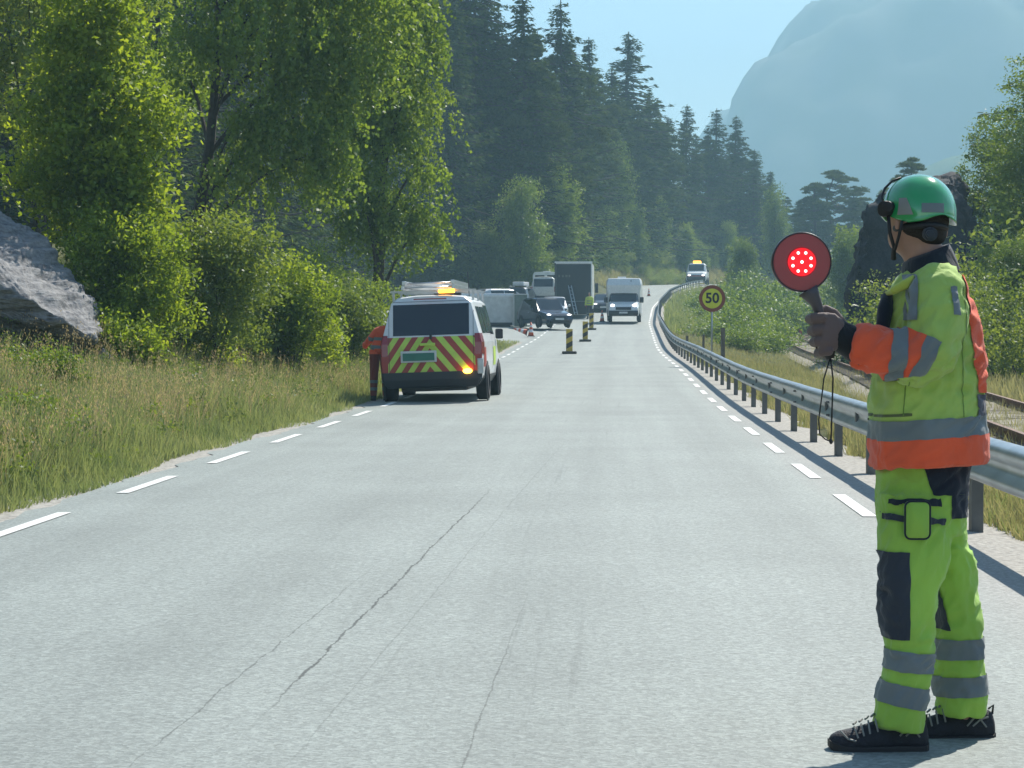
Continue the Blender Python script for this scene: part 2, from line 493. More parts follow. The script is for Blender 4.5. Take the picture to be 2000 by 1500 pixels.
M['gravel'] = mat('pale_gravel', (.33, .31, .27), .9, var=.45, scale=22, bump=.6, bscale=40)
M['paint'] = mat('road_paint', (.72, .72, .68), .6, scale=16, bump=.1, col2=(.60, .60, .57), coord='Object')
def wear():
    nt = M['paint'].node_tree; bs = nt.nodes['Principled BSDF']; src = bs.inputs['Base Color'].links[0].from_socket
    g = nt.nodes.new('ShaderNodeNewGeometry'); n = nt.nodes.new('ShaderNodeTexNoise'); n.inputs['Scale'].default_value = 34; n.inputs['Detail'].default_value = 7; n.inputs['Roughness'].default_value = .8
    nt.links.new(g.outputs['Position'], n.inputs['Vector']); m = nt.nodes.new('ShaderNodeMapRange'); m.inputs[1].default_value = .56; m.inputs[2].default_value = .64; nt.links.new(n.outputs[0], m.inputs[0])
    x = nt.nodes.new('ShaderNodeMix'); x.data_type = 'RGBA'; x.inputs[7].default_value = (.32, .33, .31, 1); nt.links.new(m.outputs[0], x.inputs[0]); nt.links.new(src, x.inputs[6]); nt.links.new(x.outputs[2], bs.inputs['Base Color'])
wear()

ys = np.unique(np.concatenate([np.arange(-60, 0, 4), np.arange(0, 80, .5), np.arange(80, 200, 1.0), np.arange(200, 340, 2.0), np.arange(340, 1200, 20), np.arange(1200, 2600, 70)]))
ts = np.concatenate([-np.geomspace(24, 1200, 30)[::-1], np.arange(-23.5, -5.5, .45), np.arange(-5.5, -3.0, .12), [-2.5, 0, 2.5], np.arange(3.2, 6.0, .2), np.arange(6, 24, .5), np.geomspace(24, 1200, 30)])
ground = tag(grid('ground', ys, ts, lambda X, Y, T: gz(X, Y), M['ground']), kind='structure')

ysr = np.concatenate([np.arange(-50, 70, .35), np.arange(70, 345, 1.0)])
def road_z(X, Y, T):
    return zr(Y) + .012*(1 - (T/3.4)**2) - .02*(np.abs(T - .15) > 3.35)
nt_ = np.array([TL, TL+.1, -3.0, -2.4, -1.8, -1.2, -.6, 0, .6, 1.2, 1.8, 2.4, 3.0, TR-.1, TR])
Yg, Tg = np.meshgrid(ysr, nt_, indexing='ij')
Tg = Tg.copy()
Tg[:, 0] += rng.normal(0, .05, len(ysr)) + .06*np.sin(ysr*.9); Tg[:, 1] = np.maximum(Tg[:, 1], Tg[:, 0] + .03)
Xg = xc(Yg) + Tg; Zg = road_z(Xg, Yg, Tg)
V = np.stack([Xg, Yg, Zg], -1).reshape(-1, 3); n2 = len(nt_)
i = (np.arange(len(ysr)-1)[:, None]*n2 + np.arange(n2-1)[None, :]).ravel()
road = tag(link('road', mesh_np('road', V, np.stack([i, i+1, i+n2+1, i+n2], -1), {'rt': Tg.ravel(), 'ry': Yg.ravel()}), M['asphalt'], None, True), kind='structure')

# gravel shoulders
for nm, a, b in (('gravel_verge', TL-.42, TL+.06), ('gravel_verge', TR-.03, TR+.80)):
    yy = np.arange(-50, 300, .4)
    q = np.linspace(0, 1, 5)
    Yq, Q = np.meshgrid(yy, q, indexing='ij')
    A = a + (rng.normal(0, .06, len(yy))[:, None] if a < 0 else 0); B = b + (rng.normal(0, .08, len(yy))[:, None] if b > 0 else 0)
    Tq = A + (B - A)*Q
    Xq = xc(Yq) + Tq; Zq = np.maximum(gz(Xq, Yq)*1.0 + .012, zr(Yq) - .022 - .07*Q*(a > 0)) - (.06*(Q == (0 if a < 0 else 1)))
    Zq = np.where(Q == (1 if a < 0 else 0), zr(Yq) - .03, Zq)
    V = np.stack([Xq, Yq, Zq], -1).reshape(-1, 3); i = (np.arange(len(yy)-1)[:, None]*5 + np.arange(4)[None, :]).ravel()
    tag(link(nm, mesh_np(nm, V, np.stack([i, i+1, i+6, i+5], -1)), M['gravel'], None, True), kind='structure')

# painted dashes, children of the road
def dash(y0, y1, t, w=.105):
    n = 5; V = []; F = []
    for k in range(n):
        y = y0 + (y1-y0)*k/(n-1)
        for tt in (t - w/2, t + w/2):
            V.append((float(xc(y)) + tt, y, float(road_z(0, np.array(y), np.array(tt))) + .006))
    for k in range(n-1): F.append((2*k, 2*k+1, 2*k+3, 2*k+2))
    link('edge_line_dash', mesh_py('edge_line_dash', V, F), M['paint'], road)
y = 5.2
for k in range(-1, 40):
    a = 13.9 + 4.02*(k-0)      # left line
    if 2 < a < 150 : dash(a, a + 2.1, -2.93)
for k in range(-3, 40):
    a = 15.65 + 4.08*k
    if 2 < a < 150: dash(a, a + 2.1, 2.92)
for a, b, t in ((150, 300, -2.93), (150, 300, 2.92)):
    for q in range(30): dash(a + q*5, a + q*5 + 5.0, t)

# lay-by surface
yl = np.arange(101, 178, 1.0); q = np.linspace(0, 1, 8)
Yq, Q = np.meshgrid(yl, q, indexing='ij')
wl = 13.5*smooth(99, 116, Yq)*(1 - smooth(168, 179, Yq)) + .05
Tq = TL + .1 - wl*Q
Xq = xc(Yq) + Tq; Zq = gz(Xq, Yq) + .035
V = np.stack([Xq, Yq, Zq], -1).reshape(-1, 3); i = (np.arange(len(yl)-1)[:, None]*8 + np.arange(7)[None, :]).ravel()
tag(link('layby_pavement', mesh_np('layby_pavement', V, np.stack([i, i+1, i+9, i+8], -1), {'rt': Tq.ravel()*0, 'ry': Yq.ravel()}), M['asphalt'], None, True), kind='structure')

# railway: ballast bed, sleepers, two rails
M['ballast'] = mat('railway_ballast', (.27, .24, .18), .95, var=.5, scale=9, bump=.8, bscale=30, coord='Object')
yy = np.arange(4, 225, 1.0); q = np.array([-1.7, -1.2, -.7, 0, .7, 1.2, 1.7])
Yq, Q = np.meshgrid(yy, q, indexing='ij')
Xq = xt(Yq) + Q; Zq = zt(Yq) + .04 + .165*(1 - np.clip((np.abs(Q)-1.0)/.7, 0, 1)) + .05*vnoise(Xq, Yq, 1.7, 5)
V = np.stack([Xq, Yq, Zq], -1).reshape(-1, 3); i = (np.arange(len(yy)-1)[:, None]*7 + np.arange(6)[None, :]).ravel()
tag(link('ballast_bed', mesh_np('ballast_bed', V, np.stack([i, i+1, i+8, i+7], -1)), M['ballast'], None, True), kind='structure')
track = empty('railway_track', (0, 0, 0), label='rusty railway track curving through dry grass beyond the guardrail', cat='railway track')
for sgn in (-1, 1):
    mb = MB(); rings = []
    for y in np.arange(4, 224, 1.5):
        x0 = float(xt(y)) + sgn*.72; z0 = float(zt(y)) + .2
        rings.append([(x0+a, y, z0+b) for a, b in ((-.06, 0), (.06, 0), (.06, .02), (.012, .03), (.012, .1), (.036, .11), (.036, .15), (-.036, .15), (-.036, .11), (-.012, .1), (-.012, .03), (-.06, .02))])
    mb.rings(rings); mb.build('rail', M['rust'], track)
mb = MB()
for y in np.arange(5, 223, .62):
    x0 = float(xt(y)); z0 = float(zt(y)); mb.box(x0-1.2, x0+1.2, y-.11, y+.11, z0+.08, z0+.205)
tag(mb.build('sleepers', M['wood'], track), kind='stuff')

# ------------------------------------------------------------ mountain and haze
MS = 1.95      # metres per plan unit
def mountain():
    xs = np.linspace(60, 640, 120); yv = np.linspace(700, 1150, 70)
    X, Y = np.meshgrid(xs, yv, indexing='xy')
    # crest height as seen: climbs steeply from the left
    xe = X*(920/np.maximum(Y, 1))**0
    crest = np.interp(xe, [60, 88, 93, 103, 120, 138, 175, 640], [0, 55, 95, 112, 127, 146, 158, 160])
    face = smooth(740, 930, Y)
    rid = vnoise(X, Y, .02, 4)*24 + vnoise(X, Y, .06, 5)*9 + vnoise(X, Y, .16, 6)*4
    Z = crest*face + rid*face*np.clip(crest/100, 0, 1) - 4
    Z = np.minimum(Z, 161 + rid*.1)
    # nearer green shoulder at the right
    V = np.stack([X, Y, Z], -1).reshape(-1, 3); nx = len(xs)
    i = (np.arange(len(yv)-1)[:, None]*nx + np.arange(nx-1)[None, :]).ravel()
    V *= MS
    return mesh_np('mountain', V, np.stack([i, i+1, i+nx+1, i+nx], -1))
M['mountain'] = mat('mountain_rock_and_woods', (.05, .075, .04), .95, scale=.02, col2=(.13, .13, .12), spec=.1)
tag(link('mountain', mountain(), M['mountain'], None, True), kind='structure')
def shoulder():
    xs = np.linspace(95, 560, 90); yv = np.linspace(470, 640, 40)
    X, Y = np.meshgrid(xs, yv, indexing='xy')
    crest = np.interp(X, [95, 108, 140, 200, 560], [0, 42, 62, 100, 140])
    face = smooth(475, 580, Y)
    Z = crest*face + (vnoise(X, Y, .05, 7)*8 + vnoise(X, Y, .2, 8)*4)*face - 3
    V = np.stack([X, Y, Z], -1).reshape(-1, 3); nx = len(xs)
    i = (np.arange(len(yv)-1)[:, None]*nx + np.arange(nx-1)[None, :]).ravel()
    V *= MS
    return mesh_np('hill', V, np.stack([i, i+1, i+nx+1, i+nx], -1))
M['hill'] = mat('wooded_hillside', (.06, .10, .035), .95, scale=.08, col2=(.10, .14, .05), spec=.1)
tag(link('hill', shoulder(), M['hill'], None, True), kind='structure')

m = bpy.data.materials.new('haze'); m.use_nodes = True
nt = m.node_tree; nt.nodes.clear()
ho = nt.nodes.new('ShaderNodeOutputMaterial'); hv = nt.nodes.new('ShaderNodeVolumePrincipled')
hv.inputs['Color'].default_value = (.40, .65, .78, 1)
hv.inputs['Density'].default_value = HAZE_DENSITY
hv.inputs['Anisotropy'].default_value = .1
nt.links.new(hv.outputs[0], ho.inputs['Volume'])
mb = MB(); mb.box(-1250, 1350, -100, 2700, -25, 335)
if HAZE_DENSITY > 0:
    tag(mb.build('haze', m), kind='stuff')
# ------------------------------------------------------------ vegetation
def leaves_np(C, D, Nn, ln, wd, r):
    """diamond leaves: centre C, long direction D, face normal hint Nn, sizes"""
    n = len(C)
    D = D / (np.linalg.norm(D, axis=1, keepdims=True) + 1e-9)
    S = np.cross(D, Nn); S /= (np.linalg.norm(S, axis=1, keepdims=True) + 1e-9)
    ln = np.broadcast_to(ln, (n,))[:, None]; wd = np.broadcast_to(wd, (n,))[:, None]
    V = np.stack([C - D*ln*.5, C + S*wd*.5 - D*ln*.05, C + D*ln*.5, C - S*wd*.5 - D*ln*.05], 1).reshape(-1, 3)
    F = np.arange(4*n).reshape(n, 4)
    rnd = np.repeat(r.random(n), 4)
    return V, F, rnd

def unit(r, n):
    v = r.normal(size=(n, 3)); return v/np.linalg.norm(v, axis=1, keepdims=True)

def crown_blobs(r, blobs, n, leaf, shell=.72, clump=.0, flat=1.0):
    """leaves gathered in sprays round the surface of a set of ellipsoids; blobs = (x,y,z,rx,ry,rz)"""
    B = np.array(blobs, float)
    w = (B[:, 3]*B[:, 4] + B[:, 4]*B[:, 5] + B[:, 3]*B[:, 5]); w /= w.sum()
    per = 22
    ns = max(8, n//per)
    bi = r.choice(len(B), ns, p=w)
    u = unit(r, ns)
    rad = shell + (1.08-shell)*r.random(ns)**.7
    # uneven outline: low frequency lumps on every blob
    lump = 1 + .22*np.sin(u[:, 0]*4.1 + bi*1.7)*np.cos(u[:, 2]*5.3 + bi) + .12*np.sin(u[:, 1]*9 + bi*2.1)
    C0 = B[bi, :3] + u*B[bi, 3:6]*(rad*lump)[:, None]
    # each spray is a short twig with leaves along it
    tw = u*.8 + r.normal(size=(ns, 3))*.55; tw[:, 2] -= .15
    tw /= np.linalg.norm(tw, axis=1, keepdims=True)
    C = np.repeat(C0, per, 0); T = np.repeat(tw, per, 0)
    s = r.random(len(C))
    L = leaf*4.5
    C = C + T*(s*L)[:, None] + r.normal(size=C.shape)*leaf*np.array([1.1, 1.1, .8*flat])
    D = T*.5 + unit(r, len(C))
    Nn = unit(r, len(C))*.9 + np.array([0, 0, .7])
    V, F, A = leaves_np(C, D, Nn, leaf*(.6+.9*r.random(len(C))), leaf*.62*(.6+.8*r.random(len(C))), r)
    return V, F, A*.45 + np.repeat(np.repeat(r.random(ns), per), 4)*.75 - .1

def join_np(parts):
    V = []; F = []; A = []; o = 0
    for v, f, a in parts:
        V.append(v); F.append(f+o); A.append(a); o += len(v)
    return np.concatenate(V), np.concatenate(F), np.concatenate(A)

def limb_mesh(name, paths):
    mb = MB()
    for pts, r0, r1 in paths:
        k = len(pts)
        mb.tube(pts, [r0 + (r1-r0)*i/(k-1) for i in range(k)], 7)
    return mb.mesh(name, fix=False)

def curve_pts(a, b, bend, n=6):
    a = Vector(a); b = Vector(b)
    return [a.lerp(b, t) + Vector(bend)*math.sin(math.pi*t) for t in [i/(n-1) for i in range(n)]]

M['bark'] = mat('dark_bark', (.055, .045, .036), .9, var=.4, scale=7, bump=.6, bscale=20)
M['bark_birch'] = mat('birch_bark', (.30, .29, .27), .8, scale=5, col2=(.06, .055, .05), bump=.3)
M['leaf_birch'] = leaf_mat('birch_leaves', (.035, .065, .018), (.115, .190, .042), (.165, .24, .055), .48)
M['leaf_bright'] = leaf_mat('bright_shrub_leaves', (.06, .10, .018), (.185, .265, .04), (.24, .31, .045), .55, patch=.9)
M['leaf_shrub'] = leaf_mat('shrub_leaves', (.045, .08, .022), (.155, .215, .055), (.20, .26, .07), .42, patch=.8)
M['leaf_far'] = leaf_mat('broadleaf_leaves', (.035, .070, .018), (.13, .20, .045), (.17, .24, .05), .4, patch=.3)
M['needles'] = leaf_mat('conifer_needles', (.016, .034, .012), (.050, .084, .026), (.07, .105, .03), .15, patch=.25, spec=.05, rough=.9)
M['needles_pine'] = leaf_mat('pine_needles', (.020, .040, .016), (.062, .095, .034), (.08, .11, .04), .18, patch=.3, spec=.05, rough=.9)

# ---- conifers (unit variants, 20 m tall)
def conifer(seed, H=20., Rb=4.2, pine=False):
    r = np.random.default_rng(seed)
    P = []; limbs = [([(0, 0, -1.5), (.1*r.normal(), .1*r.normal(), H*.35), (.15*r.normal(), .1*r.normal(), H*.7), (0, 0, H*.985)], .26, .03)]
    z = H*(.32 if pine else .10)
    segC = []; segD = []; segL = []
    while z < H*.985:
        f = z/H
        nb = r.integers(3, 6) if not pine else r.integers(2, 5)
        if pine:
            prof = (math.sin(min(1, (1-f)*1.9)*math.pi/2)**.8)*(.55 + .5*r.random())
            Lb = Rb*1.0*prof
        else:
            Lb = Rb*min(1, (1-f)*1.35)**.80*(.50 + .60*r.random()) + .12
        a0 = r.random()*6.28
        for k in range(nb):
            a = a0 + k*6.283/nb + r.normal()*.35
            L = Lb*(.6 + .55*r.random())
            if r.random() < .1: L *= 1.35
            if r.random() < .16: continue
            dx, dy = math.cos(a), math.sin(a)
            droop = (-.34 if not pine else .12) + r.normal()*.12
            tipup = (.26 if not pine else .28)
            tt = np.linspace(.08, 1, max(4, int(L/.42)))
            bx = dx*tt*L; by = dy*tt*L; bz = z + droop*tt*L + tipup*L*tt**2.2*(1 if not pine else .8)
            if L > 1.2: limbs.append(([(0, 0, z), (bx[len(bx)//2], by[len(bx)//2], bz[len(bx)//2]), (bx[-1], by[-1], bz[-1])], .035 + .012*L, .012))
            m_ = 9 if not pine else 13
            for q in range(len(tt)):
                if pine and tt[q] < .45: continue
                w = .30*L*math.sin(min(1, (1.08-tt[q])*1.6)*1.45) + .04 + .08*(1-f)
                for _ in range(m_):
                    sd = r.normal()*w*.6
                    segC.append((bx[q] - dy*sd + r.normal()*.08, by[q] + dx*sd + r.normal()*.08, bz[q] - abs(sd)*(.35 if not pine else -.1) + r.normal()*.07 - (.10 if not pine else -.08)*r.random()))
                    s_ = 1 if sd > 0 else -1
                    segD.append((dx*.9 - dy*s_*.8 + r.normal()*.2, dy*.9 + dx*s_*.8 + r.normal()*.2, (-.35 if not pine else .25) + r.normal()*.25))
                    segL.append(.36*(.7 + .6*r.random())*min(1, .5 + 3*(1-f)))
        z += H*(.019 if not pine else .034)*(.7 + .6*r.random())*(1.25 - .4*f)
    C = np.array(segC); D = np.array(segD); L = np.array(segL)
    Nn = unit(r, len(C))*.8 + np.array([0, 0, .9])
    V, F, A = leaves_np(C, D, Nn, L, L*.42, r)
    return mesh_np('crown', V, F, {'rnd': A}), limb_mesh('trunk', limbs)

def pine(seed, H=20., W=4.2):
    r = np.random.default_rng(seed); B = []; limbs = [([(0, 0, -1.5), (.2*r.normal(), .2*r.normal(), H*.4), (.35*r.normal(), .3*r.normal(), H*.75), (0, 0, H*.97)], .27, .05)]
    z = H*.36
    while z < H*.97:
        f = (z/H - .36)/.61
        prof = (.55 + .45*math.sin(min(1, f*2.2)*1.57)) * (1 - f**2.6*.80)
        for k in range(r.integers(3, 6)):
            a = r.random()*6.28; L = W*prof*(.35 + .75*r.random()); q = (.55 + .65*r.random())*(1.15 - .5*f)
            p = (math.cos(a)*L, math.sin(a)*L, z + .12*L + r.normal()*.25)
            B.append((*p, q*1.15, q*1.15, q*(.65 + .6*r.random()))); limbs.append(([(0, 0, z - .25*L), (p[0]*.55, p[1]*.55, z - .03*L), p], .05 + .01*L, .015))
        z += H*.038*(.7 + .6*r.random())
    B.append((0, 0, H*.97, .6, .6, .55))
    B = np.array(B); n = 34000; w = B[:, 3]**2; w /= w.sum(); bi = r.choice(len(B), n, p=w); u = unit(r, n); u[:, 2] = np.abs(u[:, 2])*.9 - .25
    C = B[bi, :3] + u*B[bi, 3:6]*(.35 + .75*r.random(n))[:, None]
    D = u*np.array([1, 1, .5]) + unit(r, n)*.5 + np.array([0, 0, .55])
    L = .34*(.6 + .7*r.random(n))
    V, F, A = leaves_np(C, D, unit(r, n), L, L*.36, r)
    return mesh_np('crown', V, F, {'rnd': A}), limb_mesh('trunk', limbs)
CON = [conifer(11, Rb=4.3), conifer(12, Rb=3.9), conifer(13, Rb=4.7), pine(14), pine(15, W=3.5), conifer(16, Rb=3.6)]
def place_tree(kind, name, cmesh, tmesh, cm, tm, x, y, scale, rotz, label, group, sxy=1.0, zoff=-.2):
    t = empty(name, (x, y, gzs(x, y) + zoff), (0, 0, rotz), label, kind, group)
    t.scale = (scale*sxy, scale*sxy, scale)
    a = link('crown', cmesh, None, t); b = link('trunk', tmesh, None, t)
    if not cmesh.materials: cmesh.materials.append(cm)
    if not tmesh.materials: tmesh.materials.append(tm)
    return t

def push(u, Y):
    for _ in range(80):
        x = (u-1000)/FPX*Y; t = x - float(xc(Y)); d = TL - t
        lay = 62 < Y < 184
        if (d > (16.5 if lay else 3.2)) or t > 9: return Y
        Y += 2.5
    return Y
def conifer_at(u, vtop, Y, var, label, group, sxy=1.0):
    Y = push(u, Y) + (13 if 130 < Y < 300 else 0)
    p = at(u, vtop, Y); g = gzs(p.x, Y)
    H = max(6, p.z - g)
    c, t = CON[var]
    pine = var in (3, 4)
    return place_tree('pine tree' if pine else 'spruce tree', 'pine_tree' if pine else 'spruce_tree', c, t, M['needles_pine'] if pine else M['needles'], M['bark'],
                      p.x, Y, H/20, random.Random(int(u*7+Y)).random()*6.28, label, group, sxy*min(1.1, max(.88, 20/H)))
SKY = [ # skyline trees: u, v of the tip, distance, variant, look
 (880, -60, 165, 2, 'tall dark spruce whose top leaves the photo above the lay-by'),
 (950, -45, 175, 0, 'tall spruce left of the twin spruces, top cut off by the photo edge'),
 (1020, -30, 182, 0, 'tall ragged spruce reaching the top edge of the photo'),
 (1095, -12, 192, 2, 'wide spruce at the left end of the skyline'),
 (1150, 62, 205, 1, 'slim spruce just left of the big pointed skyline spruce'),
 (1228, 52, 222, 2, 'big pointed spruce standing highest against the sky'),
 (1268, 168, 232, 1, 'shorter spruce on the right shoulder of the big pointed one'),
 (1195, 120, 214, 0, 'spruce tucked under the big pointed skyline spruce'),
 (1342, 196, 262, 0, 'broad dark spruce right of the dip in the skyline'),
 (1400, 204, 276, 2, 'spruce with a bushy top near the right end of the forest'),
 (1438, 218, 292, 2, 'last tall spruce of the forest skyline toward the mountain'),
 (1305, 222, 248, 5, 'narrow spruce standing in the dip of the skyline'),
 (1474, 285, 306, 0, 'mid height spruce on the falling end of the forest edge'),
 (1505, 328, 312, 1, 'small spruce low on the falling end of the forest edge'),
 (1590, 352, 300, 4, 'bushy pine left of the pair above the signal paddle'),
 (1632, 326, 290, 3, 'tall open crowned pine above and right of the signal paddle'),
 (1668, 358, 296, 4, 'pine leaning against the dark rock crag'),
 (1560, 385, 305, 0, 'low spruce above the signal paddle'),
 (1990, 330, 112, 2, 'dark spruce at the right edge behind the birches'),  # these three spruces are added sunward to shade the trackside trees
 (2110, 60, 104, 0, 'very tall dark spruce added just outside the right edge, its branches reaching in'),
 (2180, -200, 92, 2, 'tall dark spruce added beyond the right edge to shade the trackside'),
 (1782, 300, 210, 4, 'lone thin pine top showing above the green helmet'),
]
for u, v, Y, k, lab in SKY:
    conifer_at(u, v, Y, k, lab, None, 1.7 if u == 1228 else 1.35)
rr = random.Random(5)
# forest behind the skyline trees
k = 0
for row, (Y, u0, u1, v0, v1, st) in enumerate([(150, 700, 1010, -80, 20, 40), (172, 840, 1130, -20, 130, 36), (196, 900, 1230, 20, 180, 34), (228, 1110, 1330, 120, 270, 30),
                         (258, 1240, 1460, 210, 300, 26), (292, 1350, 1530, 270, 380, 24), (318, 1480, 1720, 400, 440, 30)]):
    u = u0
    while u < u1:
        f = (u-u0)/(u1-u0)
        conifer_at(u + rr.uniform(-10, 10), v0 + (v1-v0)*f + rr.uniform(-40, 40), Y + rr.uniform(-7, 7), rr.randrange(6),
                   place_label('dark conifer inside the dense forest', u, v0 + (v1-v0)*f), 'conifers massed in the far forest')
        u += st*rr.uniform(.8, 1.25)
for Y, u0, u1, st in [(78, -160, 700, 95), (98, -200, 800, 74), (122, 100, 900, 62), (138, 420, 960, 58)]:
    u = u0
    while u < u1:
        conifer_at(u + rr.uniform(-25, 25), rr.uniform(-420, -120) if Y < 120 else rr.uniform(-200, -60), Y + rr.uniform(-5, 5), rr.choice([0, 1, 2, 5]),
                   place_label('dark shaded conifer behind the birches', u, 100 + Y), 'conifers behind the hanging birch')
        u += st*rr.uniform(.8, 1.25)

# ---- broadleaf variants for the distance (unit 8 m tall)
def broadleaf(seed, n, leaf, H=8., birchy=False):
    r = np.random.default_rng(seed)
    blobs = []
    nb = 16
    for i in range(nb):
        f = .22 + .75*(i + r.random())/nb
        w = (math.sin(min(1, (1-f)*2.1 + .12)*math.pi/2))*(2.3 if not birchy else 1.5)
        a = r.random()*6.28; d = w*.55*r.random()**.5
        q = (.8 + .55*r.random())*(.75 if birchy else 1)*(1.15 - .5*f)
        blobs.append((math.cos(a)*d, math.sin(a)*d, H*f, q*1.1, q*1.1, q*(.9 if not birchy else 1.2)))
    c = crown_blobs(r, blobs, n, leaf, .55)
    limbs = [(curve_pts((0, 0, -.6), (blobs[-1][0], blobs[-1][1], H*.93), (.2*r.normal(), .2*r.normal(), 0)), .13, .02)]
    for b in blobs[::2]:
        limbs.append((curve_pts((0, 0, b[2]*.55), b[:3], (0, 0, .2), 5), .05, .012))
    return mesh_np('crown', c[0], c[1], {'rnd': c[2]}), limb_mesh('trunk', limbs)
BRO = [broadleaf(21, 16000, .17), broadleaf(22, 16000, .17), broadleaf(23, 14000, .16, birchy=True), broadleaf(24, 16000, .20), broadleaf(25, 60000, .075), broadleaf(26, 50000, .07, birchy=True)]
def broad_at(u, vtop, Y, var, label, group=None, sxy=1.0, cat='tree', name='broadleaf_tree', m_=None):
    Y = push(u, Y); p = at(u, vtop, Y); g = gzs(p.x, Y); H = max(1.2, p.z - g)
    c, t = BRO[var]
    return place_tree(cat, name, c, t, M['leaf_far'], M['bark'], p.x, Y, H/8, random.Random(int(u*3+Y)).random()*6.28, label, group, sxy)
for u, v, Y, k, s, lab in [
 (1085, 320, 160, 0, .8, 'light green tree standing above the dark box truck'),
 (1018, 345, 150, 1, .8, 'bushy green tree behind the parked campervan'),
 (950, 440, 140, 3, 1.0, 'rounded green tree behind the white trailer'),
 (1040, 430, 146, 2, .9, 'small birch between the parked vans and the dark forest'),
 (890, 470, 132, 0, 1.2, 'low leafy tree behind the service van roof rack'),
 (1205, 285, 215, 2, .75, 'pale birch glowing half way up the dark conifer slope'),
 (1232, 385, 246, 0, .8, 'light green tree at the foot of the pointed spruce'),
 (1290, 395, 258, 2, .8, 'slim birch at the forest edge above the motorhome'),
 (1420, 430, 268, 1, .8, 'leafy tree right of the far pilot van'),
 (1180, 400, 210, 1, .8, 'light green tree rising behind the dark box truck cab'),
 (1512, 375, 280, 2, .8, 'thin birch at the far right end of the forest'),
 (1450, 470, 215, 3, 1.0, 'rounded bush like tree above the speed sign'),
 (1340, 440, 275, 3, .9, 'leafy tree directly behind the far pilot van'),
 (820, 420, 110, 1, 1.1, 'green tree in the gap behind the service van'),
 (1950, 232, 88, 5, 1.15, 'tall birch with hanging branches right of the rock crag'),
 (2050, 120, 80, 5, 1.2, 'tall birch at the right edge of the photo'),
 (1985, 460, 70, 4, 1.1, 'dense green tree beside the worker at the right edge'),
 (1925, 540, 78, 4, .9, 'shaded bushy tree at the foot of the rock crag'),
 (1660, 455, 170, 3, .9, 'pale green bush like tree left of the rock crag'),
]:
    broad_at(u, v, Y, k, lab, None, s)
# dark broadleaf understorey of the far slope
for Y, u0, u1, v0, v1, st in [(134, 700, 1100, 470, 500, 52), (200, 1090, 1240, 430, 460, 40), (262, 1200, 1380, 450, 480, 32), (285, 1380, 1700, 470, 500, 36)]:
    u = u0
    while u < u1:
        broad_at(u + rr.uniform(-8, 8), v0 + (v1-v0)*(u-u0)/(u1-u0) + rr.uniform(-25, 25), Y + rr.uniform(-4, 4), rr.randrange(4),
                 place_label('low leafy tree below the forest', u, v0), 'leafy trees at the foot of the forest', 1.2, m_=None)
        u += st

# ---- the hanging birch
def birch(seed, H, blobs, n_str, leaf, lean):
    r = np.random.default_rng(seed)
    B = np.array(blobs, float)
    w = B[:, 3]*B[:, 4] + B[:, 3]*B[:, 5]; w /= w.sum()
    bi = r.choice(len(B), n_str, p=w); u = unit(r, n_str); u[:, 2] = np.where(u[:, 2] < 0, u[:, 2]*.5, u[:, 2])
    S = B[bi, :3] + u*B[bi, 3:6]*(.55 + .5*r.random(n_str))[:, None]
    parts = []; per = 24
    Ls = (.5 + 1.3*r.random(n_str)**1.5)
    Sx = np.repeat(S, per, 0); s = r.random(n_str*per); L = np.repeat(Ls, per)
    sway = np.repeat(r.normal(size=(n_str, 2))*.22, per, 0)
    out = np.repeat(u[:, :2]*.25, per, 0)
    C = Sx.copy()
    C[:, 2] -= s*L; C[:, :2] += sway*s[:, None] + out*np.sqrt(s)[:, None] + r.normal(size=(len(C), 2))*.055
    D = unit(r, len(C))*.7 + np.array([0, 0, -.7])
    Nn = unit(r, len(C))
    V, F, A = leaves_np(C, D, Nn, leaf*(.7 + .6*r.random(len(C))), leaf*.75*(.7 + .6*r.random(len(C))), r)
    A = A*.5 + np.repeat(np.repeat(r.random(n_str), per), 4)*.7 - .1
    top = Vector((lean[0], lean[1], H))
    tr = [(0, 0, -1), (lean[0]*.12, 0, H*.12), (lean[0]*.55, lean[1]*.3, H*.36), (lean[0]*.8, lean[1]*.6, H*.62), tuple(top)]
    limbs = [(tr, .21, .04)]
    for b in blobs:
        z0 = max(1.4, b[2] - 2.2); f = z0/H
        x0 = np.interp(f, [0, .12, .36, .62, 1], [0, .12, .55, .8, 1])
        limbs.append((curve_pts((lean[0]*x0, lean[1]*x0*.7, z0), b[:3], (0, 0, .45), 7), .06, .012))
    return mesh_np('crown', V, F, {'rnd': A}), limb_mesh('trunk', limbs)

def birch_here(u, vbase, Y, blobs_uv, seed, n, leaf, label, lean_u):
    s = FPX/Y
    x = (u-1000)/s; z = gzs(x, Y)
    bl = [((bu-u)/s, by, at(bu, bv, Y).z - z, ru/s, ry, rv/s) for bu, bv, ru, rv, by, ry in blobs_uv]
    H = at(0, -330, Y).z - z
    c, t = birch(seed, H, bl, n, leaf, ((lean_u-u)/s, .4))
    o = empty('birch_tree', (x, Y, z), (0, 0, 0), label, 'birch tree')
    link('crown', c, M['leaf_birch'], o); link('trunk', t, M['bark'], o)
birch_here(360, 500, 52, [(520, -150, 150, 130, 0, 1.6), (600, -60, 150, 120, .3, 1.6), (520, 60, 170, 90, -.8, 1.5), (640, 120, 130, 90, 0, 1.4), (330, 110, 60, 80, 1.6, 1.2),
    (590, 230, 110, 70, -.5, 1.3), (480, 320, 70, 45, -.5, .9), (620, 300, 70, 60, 0, 1.0), (710, 30, 110, 110, .4, 1.3), (380, -120, 120, 70, 1.2, 1.4), (500, 230, 40, 40, -.9, .8)],
    31, 1900, .115, 'big dark trunked birch with long hanging leafy branches', 450)
